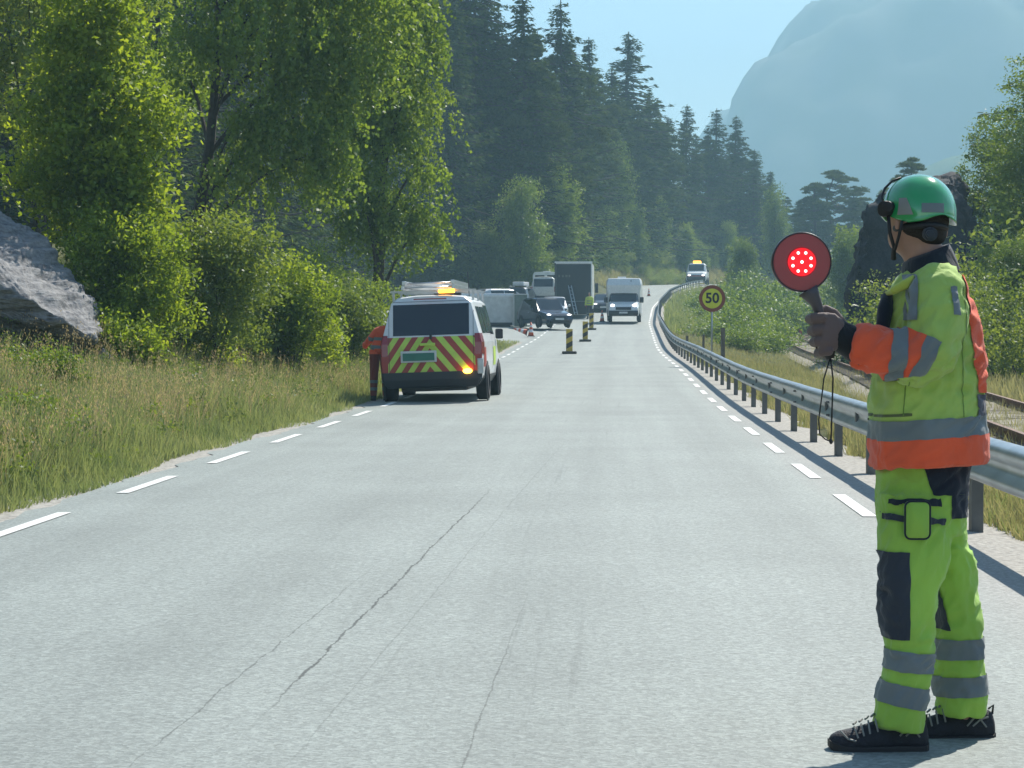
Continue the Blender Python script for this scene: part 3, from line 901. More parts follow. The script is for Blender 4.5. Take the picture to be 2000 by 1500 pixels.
birch_here(735, 540, 62, [(690, 330, 70, 60, -1.0, .9), (720, 420, 60, 50, -1.0, .8), (740, -180, 120, 110, 0, 1.5), (770, -40, 95, 90, 0, 1.4), (800, 70, 70, 80, -.4, 1.2), (730, 120, 90, 80, .3, 1.3), (800, 190, 75, 65, -.2, 1.2), (740, 240, 70, 55, 0, 1.1),
    (830, 320, 38, 60, 0, .9), (770, 400, 60, 45, .3, 1.0), (835, 440, 38, 40, 0, .8), (690, 200, 60, 60, .3, .9)],
    32, 1700, .115, 'birch beside the big one, its leafy edge lit green on the right', 760)
birch_here(300, 500, 66, [(300, -100, 90, 120, 0, 1.4), (290, 60, 60, 90, 0, 1.2), (340, 160, 50, 70, 0, 1), (200, -80, 110, 120, 0, 1.5), (120, 40, 90, 90, .2, 1.2)],
    33, 800, .11, 'dark birch in the shade left of the big trunk', 310)

# ---- shrubs of the left bank, built at the size the photo shows
def shrub(name, u, Y, blobs_uv, n, leaf, m_, label, cat, seed, shell=.5, group=None):
    s = FPX/Y; x = (u-1000)/s; z = gzs(x, Y); r = np.random.default_rng(seed)
    bl = [((bu-u)/s, by, at(bu, bv, Y + by).z - z, ru/s, ry, rv/s) for bu, bv, ru, rv, by, ry in blobs_uv]
    c = crown_blobs(r, bl, n, leaf, shell)
    o = empty(name, (x, Y, z), (0, 0, 0), label, cat, group)
    link('foliage' if 'shrub' in name else 'crown', mesh_np(name, c[0], c[1], {'rnd': c[2]}), m_, o)
    limbs = []
    top = max(b[2] for b in bl)
    for b in bl:
        limbs.append((curve_pts((r.normal()*.12, r.normal()*.1, -.3), b[:3], (r.normal()*.1, 0, .1), 6), .012 + .006*top, .006))
    link('trunk', limb_mesh('trunk', limbs), M['bark'], o)
    return o
shrub('leafy_tree', 215, 37.5, [(170, 130, 75, 70, 0, .7), (215, 60, 60, 60, 0, .6), (235, 190, 75, 70, -.2, .7), (120, 230, 60, 60, 0, .6), (300, 235, 48, 35, -.2, .4), (190, 300, 85, 70, -.3, .7), (255, 330, 62, 55, -.3, .6),
       (110, 340, 60, 50, 0, .6), (180, 400, 80, 55, -.3, .7), (270, 420, 60, 50, -.4, .6), (160, 10, 70, 50, .1, .6)], 26000, .105, M['leaf_bright'], 'tall yellow green sapling lit by the sun above the rock slab', 'tree', 41, .45)
shrub('leafy_tree', 90, 46, [(60, -60, 130, 90, 0, 1.2), (20, 60, 90, 80, 0, 1.0), (190, -40, 90, 60, 0, 1), (40, 170, 70, 80, .3, .9), (90, 240, 60, 50, .3, .8)], 15000, .11, M['leaf_shrub'], 'dark leafed tree at the upper left with a few bright leaf tips', 'tree', 42, .6)
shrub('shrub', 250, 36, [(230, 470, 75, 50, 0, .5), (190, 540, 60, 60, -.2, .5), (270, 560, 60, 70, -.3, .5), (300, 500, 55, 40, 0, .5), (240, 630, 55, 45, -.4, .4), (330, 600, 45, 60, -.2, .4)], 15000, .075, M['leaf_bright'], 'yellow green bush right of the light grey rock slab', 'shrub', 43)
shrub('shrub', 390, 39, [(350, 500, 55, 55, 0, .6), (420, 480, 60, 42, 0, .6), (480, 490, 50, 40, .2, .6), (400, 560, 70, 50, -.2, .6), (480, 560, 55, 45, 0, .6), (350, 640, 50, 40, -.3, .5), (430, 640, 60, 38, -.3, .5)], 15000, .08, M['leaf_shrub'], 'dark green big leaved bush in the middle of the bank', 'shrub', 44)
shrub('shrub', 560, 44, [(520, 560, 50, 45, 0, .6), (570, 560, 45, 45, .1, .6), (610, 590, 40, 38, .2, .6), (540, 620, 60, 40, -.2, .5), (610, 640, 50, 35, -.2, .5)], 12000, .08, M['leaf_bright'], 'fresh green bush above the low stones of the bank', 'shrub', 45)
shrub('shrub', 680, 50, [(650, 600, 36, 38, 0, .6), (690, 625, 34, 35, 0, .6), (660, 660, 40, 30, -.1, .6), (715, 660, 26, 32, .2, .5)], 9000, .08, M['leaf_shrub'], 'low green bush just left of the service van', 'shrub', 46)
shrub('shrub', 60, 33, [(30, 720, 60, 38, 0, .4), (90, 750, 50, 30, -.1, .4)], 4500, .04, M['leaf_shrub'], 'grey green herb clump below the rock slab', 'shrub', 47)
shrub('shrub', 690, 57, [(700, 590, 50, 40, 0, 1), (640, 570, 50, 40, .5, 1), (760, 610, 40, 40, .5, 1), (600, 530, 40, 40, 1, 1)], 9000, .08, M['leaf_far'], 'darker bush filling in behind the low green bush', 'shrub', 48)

# low scrub crowding down to the grass at the foot of the bank
for i, (u, vb, w, h, k, lb) in enumerate([(235, 738, 95, 120, 0, 'low bright bush right under the corner of the rock slab'), (318, 742, 80, 100, 1, 'low dark bush in the grass below the yellow green bush'), (395, 745, 85, 130, 0, 'leafy bush in front of the dark green one'),
      (462, 742, 75, 100, 1, 'low bush in the grass left of the fresh green bush'), (530, 748, 80, 115, 1, 'low bush at the grass edge in the middle of the bank'), (600, 742, 75, 110, 0, 'bright low bush at the grass edge, third from the service van'),
      (655, 738, 60, 95, 1, 'low bush at the grass edge, second from the service van'), (700, 742, 50, 85, 0, 'last low bush at the grass edge beside the service van'), (60, 800, 120, 70, 2, 'grey green weed clump in the grass below the rock slab'),
      (20, 900, 90, 80, 2, 'pale weed clump at the left photo edge'), (200, 790, 80, 55, 2, 'small weed clump in the verge grass'), (330, 800, 70, 45, 2, 'weed clump in the verge grass, farther along'), (90, 930, 80, 60, 2, 'weed clump in the near verge grass'), (480, 800, 60, 36, 2, 'small weed clump in the far verge grass')]):
    Y = hit(u, vb); s = FPX/Y; x = (u-1000)/s; z = gzs(x, Y); r = np.random.default_rng(200+i)
    W_, H_ = w/s, h/s*(1.5 if k == 2 else 1)
    bl = [((r.random()-.5)*W_, (r.random()-.2)*.8, H_*(.2 + .65*q), W_*.22*(.8 + .5*r.random()), .25, H_*.22*(.8 + .5*r.random())) for q in np.append(r.random(9), (1.0, 1.05) if k == 2 else (1.0,))]
    lf = (.075, .075, .04)[k]
    c = crown_blobs(r, bl, int((9000, 9000, 5000)[k]*min(1.5, w/75)), lf, .3)
    o = empty('shrub' if k < 2 else 'weed_clump', (x, Y, z - .05), (0, 0, 0), lb, 'shrub' if k < 2 else 'weed')
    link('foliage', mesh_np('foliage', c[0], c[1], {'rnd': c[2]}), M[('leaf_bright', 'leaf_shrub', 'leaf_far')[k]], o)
    link('stem', limb_mesh('stem', [(curve_pts((0, 0, -.2), b[:3], (0, 0, .05), 4), .02, .006) for b in bl]), M['bark'], o)

# ---- bushes of the right side between road and railway
SH = []
def bush_mesh(seed, n=16000, leaf=.07):
    r = np.random.default_rng(seed)
    bl = [(r.normal()*.9, r.normal()*.7, .5 + r.random()*1.1, .6 + .4*r.random(), .6 + .3*r.random(), .5 + .4*r.random()) for _ in range(9)]
    c = crown_blobs(r, bl, n, leaf, .4)
    limbs = [(curve_pts((b[0]*.2, b[1]*.2, -.3), b[:3], (0, 0, .1), 4), .03, .01) for b in bl]
    return mesh_np('foliage', c[0], c[1], {'rnd': c[2]}), limb_mesh('trunk', limbs)
BU = [bush_mesh(s) for s in (51, 52, 53)]; BF = [bush_mesh(s, 5000, .16) for s in (54, 55, 56)]
for c, t in BF: c.materials.append(M['leaf_far']); t.materials.append(M['bark'])
for c, t in BU: c.materials.append(M['leaf_shrub']); t.materials.append(M['bark'])
bl_ = [(1335, 600, 150, 1.0), (1375, 590, 165, 1.1), (1320, 630, 128, .8), (1430, 575, 150, 1.3), (1480, 560, 165, 1.4), (1530, 560, 172, 1.4), (1450, 610, 125, 1.1), (1400, 620, 118, .9),
       (1500, 600, 132, 1.1), (1560, 600, 165, 1.2), (1600, 580, 185, 1.6), (1640, 585, 178, 1.5), (1350, 570, 185, 1.2), (1410, 560, 190, 1.3), (1470, 640, 112, .8), (1300, 585, 168, .8), (1580, 555, 200, 1.7), (1520, 545, 205, 1.7), (1455, 540, 205, 1.6), (1345, 640, 118, .7), (1385, 640, 105, .7), (1425, 600, 138, 1.0), (1365, 615, 135, .8), (1490, 620, 122, .9), (1545, 610, 140, .9), (1305, 610, 145, .7), (1440, 590, 160, 1.1), (1510, 575, 180, 1.2), (1570, 590, 155, 1.0), (1620, 600, 165, 1.0), (1395, 580, 172, 1.1), (1610, 560, 210, 1.7), (1660, 600, 150, 1.1)]
for i, (u, v, Y, s) in enumerate(bl_):
    x = (u-1000)/FPX*Y; 
    if x > float(xt(Y)) - 2.2 and Y < 160: x = float(xt(Y)) - 3.4
    x = max(x, float(xc(Y)) + TR + 3.0 + s)
    o = empty('bush', (x, Y, gzs(x, Y) - .1), (0, 0, i*1.3), place_label('pale bush by the railway', u, v), 'bush', 'bushes between road bend and railway')
    hh = max(.5, at(u, v, Y).z - o.location.z)/2.3; o.scale = (max(hh, s), max(hh, s), hh)
    c, t = BF[i % 3]; link('foliage', c, None, o); link('trunk', t, None, o)
for i, (u, Y, s) in enumerate([(1880, 66, 1.3), (1960, 58, 1.4), (2010, 62, 1.8), (1935, 72, 1.7), (1860, 80, 1.6), (1990, 90, 2.2), (2080, 75, 2.6)]):
    x = (u-1000)/FPX*Y
    if abs(x - float(xt(Y))) < 3.0: x = float(xt(Y)) + 3.4
    o = empty('bush', (x, Y, gzs(x, Y) - .1), (0, 0, i*2.1), place_label('shaded bush beyond the railway track', u, 620), 'bush', 'bushes beyond the railway')
    o.scale = (s, s, s); c, t = BU[(i+1) % 3]; link('foliage', c, None, o); link('trunk', t, None, o)

# scrub on the bank above the far road bend
for i, (u, v, Y, s) in enumerate([(1185, 520, 268, 1.0), (1225, 512, 272, 1.1), (1262, 520, 272, 1.0), (1296, 528, 276, 1.0), (1322, 535, 280, .9), (1160, 508, 262, 1.1), (1205, 540, 262, .7), (1275, 543, 268, .7), (1130, 505, 255, 1.2), (1245, 500, 280, 1.5)]):
    x = (u-1000)/FPX*Y
    o = empty('bush', (x, Y, gzs(x, Y) - .2), (0, 0, i*1.9), place_label('low scrub on the bank', u, v), 'bush', 'scrub above the far road bend')
    o.scale = (s*1.3, s*1.3, s); c, t = BU[i % 3]; link('foliage', c, None, o); link('trunk', t, None, o)

# ---- grass
def grass_mat(name, a, b, c):
    m, nt, bs = new_mat(name)
    L = nt.links.new; N = nt.nodes.new
    A = N('ShaderNodeAttribute'); A.attribute_name = 'rnd'; Hh = N('ShaderNodeAttribute'); Hh.attribute_name = 'hgt'
    cr = N('ShaderNodeValToRGB'); e = cr.color_ramp.elements
    e[0].position = .0; e[0].color = (*a, 1); e[1].position = .6; e[1].color = (*b, 1); x = e.new(1.0); x.color = (*c, 1)
    g = N('ShaderNodeNewGeometry'); nz = N('ShaderNodeTexNoise'); nz.inputs['Scale'].default_value = .7; nz.inputs['Detail'].default_value = 4; L(g.outputs['Position'], nz.inputs['Vector'])
    m1 = N('ShaderNodeMath'); m1.operation = 'MULTIPLY_ADD'; m1.inputs[1].default_value = .45; L(A.outputs['Fac'], m1.inputs[0])
    m2 = N('ShaderNodeMath'); m2.operation = 'MULTIPLY_ADD'; m2.inputs[1].default_value = 1.1; m2.inputs[2].default_value = -.35; L(nz.outputs[0], m2.inputs[0]); L(m2.outputs[0], m1.inputs[2])
    L(m1.outputs[0], cr.inputs[0]); L(cr.outputs[0], bs.inputs['Base Color'])
    bs.inputs['Roughness'].default_value = .6; bs.inputs['Specular IOR Level'].default_value = .25
    tr = N('ShaderNodeBsdfTranslucent'); ml = N('ShaderNodeMix'); ml.data_type = 'RGBA'; ml.blend_type = 'MULTIPLY'; ml.inputs[0].default_value = 1; ml.inputs[7].default_value = (1.5, 1.5, 1.0, 1); L(cr.outputs[0], ml.inputs[6]); L(ml.outputs[2], tr.inputs[0])
    ms = N('ShaderNodeMixShader'); ms.inputs[0].default_value = .4; L(bs.outputs[0], ms.inputs[1]); L(tr.outputs[0], ms.inputs[2]); L(ms.outputs[0], nt.nodes['Material Output'].inputs[0])
    return m
M['grass'] = grass_mat('verge_grass', (.12, .165, .06), (.25, .27, .12), (.42, .37, .22))
M['grass_dry'] = grass_mat('dry_grass', (.17, .175, .08), (.30, .27, .15), (.38, .33, .21))
M['seed'] = grass_mat('seed_heads', (.26, .20, .12), (.38, .30, .19), (.42, .35, .24))

def grass(name, n, samp, hfun, wid, mat_, seed, lean=.6, heads=None, label=None):
    r = np.random.default_rng(seed)
    x, y = samp(r, n)
    z = gz(x, y) - .02
    h = hfun(r, x, y)
    a = r.random(len(x))*6.283; w = wid*(.6 + .8*r.random(len(x)))
    la = r.random(len(x))*6.283; lm = lean*h*r.random(len(x))
    sx, sy = np.cos(a)*w*.5, np.sin(a)*w*.5
    lx, ly = np.cos(la)*lm, np.sin(la)*lm
    P0 = np.stack([x-sx, y-sy, z], -1); P1 = np.stack([x+sx, y+sy, z], -1)
    P2 = np.stack([x+sx*.8+lx*.35, y+sy*.8+ly*.35, z+h*.55], -1); P3 = np.stack([x-sx*.8+lx*.35, y-sy*.8+ly*.35, z+h*.55], -1)
    P4 = np.stack([x+sx*.15+lx, y+sy*.15+ly, z+h], -1); P5 = np.stack([x-sx*.15+lx, y-sy*.15+ly, z+h], -1)
    V = np.stack([P0, P1, P2, P3, P4, P5], 1).reshape(-1, 3)
    b = np.arange(len(x))*6
    F = np.concatenate([np.stack([b, b+1, b+2, b+3], -1), np.stack([b+3, b+2, b+4, b+5], -1)])
    rn = np.repeat(r.random(len(x)), 6)
    o = tag(link(name, mesh_np(name, V, F, {'rnd': rn, 'hgt': np.repeat(h, 6)}), mat_), kind='stuff')
    if heads:
        k = r.random(len(x)) < heads
        T = np.stack([x+lx, y+ly, z+h], -1)[k]
        T = np.repeat(T, 7, 0) + r.normal(size=(k.sum()*7, 3))*np.array([.018, .018, .05])
        D = unit(r, len(T))*.5 + np.array([0, 0, 1.0])
        V, F, A = leaves_np(T, D, unit(r, len(T)), .035, .012, r)
        tag(link('grass_seed_heads', mesh_np('grass_seed_heads', V, F, {'rnd': A, 'hgt': A}), M['seed']), kind='stuff')
    return o
def samp_left(ya, yb, da, db, p=1.0, d_edge=1.0):
    def f(r, n):
        # denser near the camera
        q = r.random(n); y = ya*(yb/ya)**q
        d = da + (db-da)*r.random(n)**p + .30*(vnoise(y, y*0, .7, 20) + .5)*(d_edge)
        return xc(y) + TL - d, y
    return f
grass('verge_grass', 90000, samp_left(13, 66, -.02, 3.2, 1.2), lambda r, x, y: (.10 + .36*smooth(0, 1.1, TL - (x - xc(y))))*(.5 + .75*r.random(len(x)))*(.75 + .9*(vnoise(x, y, 1.1, 11) + .5)), .013, M['grass'], 61, heads=None)
grass('bank_grass', 70000, samp_left(16, 66, 2.4, 9, 1.3), lambda r, x, y: .34*(.4 + .8*r.random(len(x)))*(.7 + .7*(vnoise(x, y, .9, 12) + .5)), .017, M['grass'], 62)
grass('tall_seeding_grass', 13000, samp_left(14, 64, .5, 6, 1.0), lambda r, x, y: .58*(.6 + .6*r.random(len(x)))*(.7 + .7*(vnoise(x, y, .8, 13) + .5)), .007, M['seed'], 63, heads=.8)
def samp_isl(r, n):
    y = 62 + (104-62)*r.random(n); d = .15 + 13*r.random(n)
    return xc(y) + TL - d, y
grass('layby_grass', 42000, samp_isl, lambda r, x, y: .16*(.5 + .8*r.random(len(x))), .03, M['grass'], 64)
def samp_right(r, n):
    y = 6*(150/6)**r.random(n); x0 = xc(y) + TR + .42 + .5*(vnoise(y, y*0, .8, 21) + .5); x1 = xt(y) - 1.5
    w = np.minimum(np.maximum(x1 - x0, .5), 9)
    return x0 + w*r.random(n)**1.15, y
grass('verge_grass', 80000, samp_right, lambda r, x, y: .22*(.35 + .9*r.random(len(x)))*(.6 + .8*(vnoise(x, y, .8, 14) + .5)), .012, M['grass_dry'], 65, heads=None)
grass('verge_grass', 30000, samp_right, lambda r, x, y: .17*(.35 + .9*r.random(len(x))), .012, M['grass'], 66)
def samp_trk(r, n):
    y = 20*(215/20)**r.random(n); return xt(y) + 1.5 + 9*r.random(n)**1.4, y
grass('trackside_grass', 30000, samp_trk, lambda r, x, y: .5*(.35 + .9*r.random(len(x))), .03, M['grass_dry'], 67)
def samp_trk2(r, n):
    y = 20*(215/20)**r.random(n); return xt(y) + 1.6*r.normal(size=n)*.5, y
grass('track_weeds', 26000, samp_trk2, lambda r, x, y: .33*(.35 + .9*r.random(len(x))), .014, M['grass_dry'], 68)
def samp_bank(r, n):
    y = 236 + 90*r.random(n); return xc(y) + TL - .3 - 16*r.random(n)**1.2, y
grass('far_bank_grass', 40000, samp_bank, lambda r, x, y: .8*(.35 + .9*r.random(len(x))), .10, M['grass_dry'], 69)
def samp_slope(r, n):
    y = 120 + 130*r.random(n); x0 = xc(y) + TR + .6; return x0 + (np.maximum(xt(y) - 2 - x0, 1))*r.random(n), y
grass('slope_grass', 26000, samp_slope, lambda r, x, y: .6*(.35 + .9*r.random(len(x))), .06, M['grass'], 70)

# broad leaved weeds among the grass of the left verge
r = np.random.default_rng(71); n = 900
y = 13*(60/13)**r.random(n); d = .6 + 7*r.random(n)**1.1; x = xc(y) + TL - d; z = gz(x, y)
bl = np.stack([x, y, z + .18 + .25*r.random(n), .13 + .14*r.random(n), .13 + .14*r.random(n), .14 + .14*r.random(n)], -1)
c = crown_blobs(r, bl, 60000, .042, .3)
tag(link('verge_weeds', mesh_np('verge_weeds', c[0], c[1], {'rnd': c[2]}), M['leaf_shrub']), kind='stuff')
# ------------------------------------------------------------ rocks
from mathutils import noise as mnoise
def rock_mesh(name, pts, sub=4, amp=.08, freq=2.0, seed=0, crack=.0):
    bm = bmesh.new()
    for p in pts: bm.verts.new(p)
    bmesh.ops.convex_hull(bm, input=bm.verts)
    bmesh.ops.delete(bm, geom=[v for v in bm.verts if not v.link_faces], context='VERTS')
    bmesh.ops.triangulate(bm, faces=bm.faces)
    for _ in range(sub):
        bmesh.ops.subdivide_edges(bm, edges=bm.edges, cuts=1, use_grid_fill=True)
        if len(bm.verts) > 30000: break
    bmesh.ops.smooth_vert(bm, verts=bm.verts, factor=.3, use_axis_x=True, use_axis_y=True, use_axis_z=True)
    bm.normal_update()
    for v in bm.verts:
        q = v.co*freq + Vector((seed, seed*.7, 0))
        d = mnoise.fractal(q, .9, 2.1, 5)*amp + mnoise.fractal(Vector((q.x*.5, q.y*.5, q.z*3.0))*1.4, .9, 2, 4)*amp*crack
        c = abs(mnoise.noise(q*1.3 + Vector((7, 3, 1))))
        if c < .05: d -= amp*.5*(1 - c/.05)
        v.co += v.normal*d
    bmesh.ops.recalc_face_normals(bm, faces=bm.faces)
    me = bpy.data.meshes.new(name); bm.to_mesh(me); bm.free()
    return me
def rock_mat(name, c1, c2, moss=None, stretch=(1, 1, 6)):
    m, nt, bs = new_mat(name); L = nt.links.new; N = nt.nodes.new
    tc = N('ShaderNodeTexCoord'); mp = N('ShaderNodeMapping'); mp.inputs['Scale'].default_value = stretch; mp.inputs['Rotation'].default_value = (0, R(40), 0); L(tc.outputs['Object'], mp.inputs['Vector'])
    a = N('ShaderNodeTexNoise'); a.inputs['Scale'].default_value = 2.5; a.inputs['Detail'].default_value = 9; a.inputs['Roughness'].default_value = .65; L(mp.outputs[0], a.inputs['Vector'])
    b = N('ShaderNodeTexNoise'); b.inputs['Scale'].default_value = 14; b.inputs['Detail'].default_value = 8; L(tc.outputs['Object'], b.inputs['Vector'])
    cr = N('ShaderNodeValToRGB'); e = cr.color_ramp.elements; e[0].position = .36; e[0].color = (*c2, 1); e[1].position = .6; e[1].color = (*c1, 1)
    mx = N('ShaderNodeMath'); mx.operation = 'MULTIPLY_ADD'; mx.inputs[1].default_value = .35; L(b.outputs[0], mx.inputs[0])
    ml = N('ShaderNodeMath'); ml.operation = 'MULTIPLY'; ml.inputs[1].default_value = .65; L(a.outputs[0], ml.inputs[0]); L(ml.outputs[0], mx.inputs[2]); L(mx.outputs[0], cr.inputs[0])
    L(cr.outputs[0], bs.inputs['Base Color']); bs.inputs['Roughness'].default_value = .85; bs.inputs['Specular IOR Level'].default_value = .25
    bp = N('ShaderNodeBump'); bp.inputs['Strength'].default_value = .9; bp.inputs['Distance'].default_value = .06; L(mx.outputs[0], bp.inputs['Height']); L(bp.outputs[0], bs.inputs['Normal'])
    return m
M['rock'] = rock_mat('grey_rock', (.27, .265, .26), (.085, .085, .088))
M['rock_shade'] = rock_mat('shaded_rock', (.040, .040, .048), (.014, .015, .019), stretch=(1, 1, .5))  # near-black base colour paints in the shade of the backlit rock
def uvp(l, Y): return [at(u, v, Y + dy) for u, v, dy in l]
slab = rock_mesh('rock_slab', uvp([(-260, 420, .6), (-260, 560, 0), (-150, 340, 2.2), (0, 405, 2.6), (60, 450, 2.5), (130, 515, 2.2), (188, 595, 1.7), (200, 655, 1.2),
      (-20, 545, 0), (60, 585, 0), (130, 630, .1), (185, 662, .3), (-260, 700, 2.5), (60, 690, 2.2), (185, 690, 1.6), (-150, 350, 4), (120, 560, 4), (190, 690, 3.4)], 33), 5, .07, 1.6, 3, 1.1)
tag(link('rock_slab', slab, M['rock'], None, True), 'large light grey overhanging rock slab at the left edge', 'rock')
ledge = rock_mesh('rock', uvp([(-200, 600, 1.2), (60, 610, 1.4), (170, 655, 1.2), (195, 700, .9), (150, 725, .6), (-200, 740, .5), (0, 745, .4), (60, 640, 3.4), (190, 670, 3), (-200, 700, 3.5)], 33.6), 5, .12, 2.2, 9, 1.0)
tag(link('rock', ledge, M['rock_shade'], None, True), 'broken rock ledge under the slab, its shade painted dark', 'rock')
for i, (u, v, ru, rv, Y, lab) in enumerate([(262, 662, 26, 22, 34.5, 'small dark rock between the slab and the yellow bush'), (145, 690, 18, 30, 32.2, 'small pale upright stone below the slab'),
      (205, 712, 18, 30, 32.0, 'pale stone right of the upright one in the grass'), (585, 712, 32, 14, 41, 'flat weathered stone lying in the bank under the fresh green bush'),
      (445, 680, 22, 20, 37, 'grey stone in the shade under the dark bush')]):
    Y = hit(u, v + rv*.7) or Y
    s = FPX/Y; rg = np.random.default_rng(80+i); c = at(u, v, Y)
    pts = [c + Vector((a[0]*ru/s*1.1, a[1]*.25, a[2]*rv/s*1.1)) for a in unit(rg, 22)]
    tag(link('rock', rock_mesh('rock', pts, 3, .03, 4, i), M['rock'], None, True), lab, 'rock')
crag = rock_mesh('rock_crag', uvp([(1692, 398, 0), (1722, 380, .5), (1765, 372, 1), (1850, 350, 1.5), (1866, 352, 1.5), (1885, 388, 1.5), (1902, 432, 1), (1912, 520, 0), (1925, 600, 0), (1935, 780, 0), (1700, 430, 0), (1672, 520, -.4), (1658, 610, -.8), (1650, 660, -1), (1640, 780, -1.5),
      (1700, 400, 5), (1860, 355, 5), (1920, 520, 6), (1935, 780, 6), (1645, 780, 5), (1668, 560, 5)], 84), 5, .38, .42, 5, .5)
tag(link('rock_crag', crag, M['rock_shade'], None, True), 'tall rock crag with dark painted shade beyond the railway behind the worker', 'rock')

# ------------------------------------------------------------ guardrail
rail_ = empty('guardrail', (0, 0, 0), label='galvanised steel guardrail on dark posts along the right side of the road', cat='guardrail')
GT = 3.38                      # beam face offset from the centre line
prof = [(-.0, .0), (.055, .02), (.078, .055), (.078, .085), (.03, .125), (.022, .155), (.03, .185), (.078, .225), (.078, .262), (.055, .295), (0, .31)]
def beam(y0, y1):
    n = 5; V = []; F = []; k = len(prof)
    for j in range(n):
        y = y0 + (y1-y0)*j/(n-1)
        sl = (float(xc(y+.5)) - float(xc(y-.5))); nx, ny = 1/math.hypot(1, sl), -sl/math.hypot(1, sl)
        for th in (.012*(1-j/(n-1)), .006 + .012*(1-j/(n-1))):
            for a, b in prof:
                o = GT + .10 - a + th
                V.append((float(xc(y)) + o*nx, y + o*ny, float(zr(y)) + .345 + b))
    m_ = 2*k
    for j in range(n-1):
        for i in range(k-1):
            for q in (0, k):
                A = j*m_ + q + i; F.append((A, A+1, A+m_+1, A+m_))
    return mesh_py('beam', V, F)
bolts = MB()
y = 2.0
while y < 262:
    link('beam', beam(y, y + 4.42), M['galv'], rail_, True); y += 4.3
    if y < 70:
        for k_ in range(4):
            for h_ in (.085, .225): bolts.cyl((float(xc(y)) + GT + .025 + (.045 if 0 else 0), y - .10 + .05*k_, float(zr(y)) + .345 + h_ + .0), (1, 0, 0), .012, .03, 6)
mb = MB()
for x0, x1, y0, y1 in ((-.065, .065, -.03, -.022), (-.065, -.057, -.022, .05), (.057, .065, -.022, .05)): mb.box(x0, x1, y0, y1, -.5, .60)
pm = mb.mesh('post', True); pm.materials.append(M['galv_dark'])
mb = MB(); mb.box(-.05, .05, -.14, -.03, .40, .57); sm_ = mb.mesh('spacer'); sm_.materials.append(M['galv_dark'])
tag(bolts.build('bolts', M['galv_dark'], rail_), kind='stuff')
y = 3.05
while y < 262:
    sl = (float(xc(y+.5)) - float(xc(y-.5)))
    a = math.atan2(-1, sl) + math.pi/2
    x0 = float(xc(y)) + GT + .20
    o = link('post', pm, None, rail_); o.location = (x0, y, float(zr(y))); o.rotation_euler = (0, 0, R(90) + math.atan(-sl) + math.pi)
    o2 = link('spacer', sm_, None, rail_); o2.location = o.location; o2.rotation_euler = (0, 0, R(-90) - math.atan(sl))
    y += 3.02

# ------------------------------------------------------------ speed sign
def disc(r, n=48, th=.004):
    mb = MB(); mb.tube([(0, th/2, 0), (0, -th/2, 0)], r, n); return mb
def text_mesh(s, size, mat_, parent, loc, rot, name='number', off=0.0, ext=.001, align='CENTER', bold=.0):
    cu = bpy.data.curves.new(name, 'FONT'); cu.body = s; cu.size = size; cu.align_x = align; cu.align_y = 'CENTER'; cu.extrude = ext; cu.offset = bold; cu.resolution_u = 4
    o = bpy.data.objects.new('tmp', cu); COL.objects.link(o)
    dg = bpy.context.evaluated_depsgraph_get(); me = bpy.data.meshes.new_from_object(o.evaluated_get(dg)); bpy.data.objects.remove(o)
    me.name = name
    q = link(name, me, mat_, parent); q.location = loc; q.rotation_euler = rot
    return q
M['sign_yellow'] = mat('sign_yellow', (.62, .62, .03), .45, var=.05)
M['sign_red'] = mat('sign_red', (.22, .045, .02), .5, var=.1)
M['sign_black'] = mat('sign_black', (.012, .012, .012), .5)
p = at(1391, 583, 66.5)
sg = empty('speed_limit_sign', (p.x, p.y, gzs(p.x, p.y)), (0, 0, R(4)), 'round yellow 50 speed limit sign with a red rim on a thin pole', 'road sign')
hz = p.z - sg.location.z
mb = MB(); mb.cyl((0, .06, hz/2 + .1), (0, 0, 1), .03, hz + .6, 10); mb.build('pole', M['galv'], sg, True)
d = disc(.405).build('sign_rim', M['sign_red'], sg); d.location = (0, 0, hz)
d = disc(.30).build('sign_face', M['sign_yellow'], sg); d.location = (0, -.005, hz)
text_mesh('50', .43, M['sign_black'], sg, (0, -.010, hz), (R(90), 0, 0), 'number', bold=.012)

# small posts beyond the guardrail, red posts beside the railway
for u, v0, v1, Y, lab, w, m_ in [(1412, 642, 672, 70, 'short grey wooden post right of the speed sign pole', .12, 'wood'), (1342, 657, 668, 92, 'tiny weathered post left of the speed sign pole', .10, 'wood'),
                       (1374, 655, 672, 74, 'thin stake just left of the speed sign pole', .07, 'wood')]:
    p = at(u, v0, Y); g = gzs(p.x, Y)
    o = empty('post', (p.x, Y, g), (0, 0, .1), lab, 'post'); h = max(.5, p.z - g)
    MB().box(-w/2, w/2, -w/2, w/2, -.3, h).build('stake', M[m_], o, bevel=.01); MB().box(-w*.6, w*.6, -w*.6, w*.6, h, h + .03).build('cap', M['galv_dark'], o)
M['redpost'] = mat('faded_red_paint', (.28, .035, .03), .6)
for u, v0, Y, lab in [(1537, 655, 142, 'left red marker post standing by the railway curve'), (1562, 645, 150, 'right red marker post standing by the railway curve')]:
    p = at(u, v0, Y); g = gzs(p.x, Y); h = max(.6, p.z - g)
    o = empty('marker_post', (p.x, Y, g), (0, R(4), 0), lab, 'post')
    MB().box(-.09, .09, -.05, .05, -.3, h).build('stake', M['redpost'], o, bevel=.01); MB().box(-.12, .12, -.07, .07, h, h + .05).build('cap', M['redpost'], o)

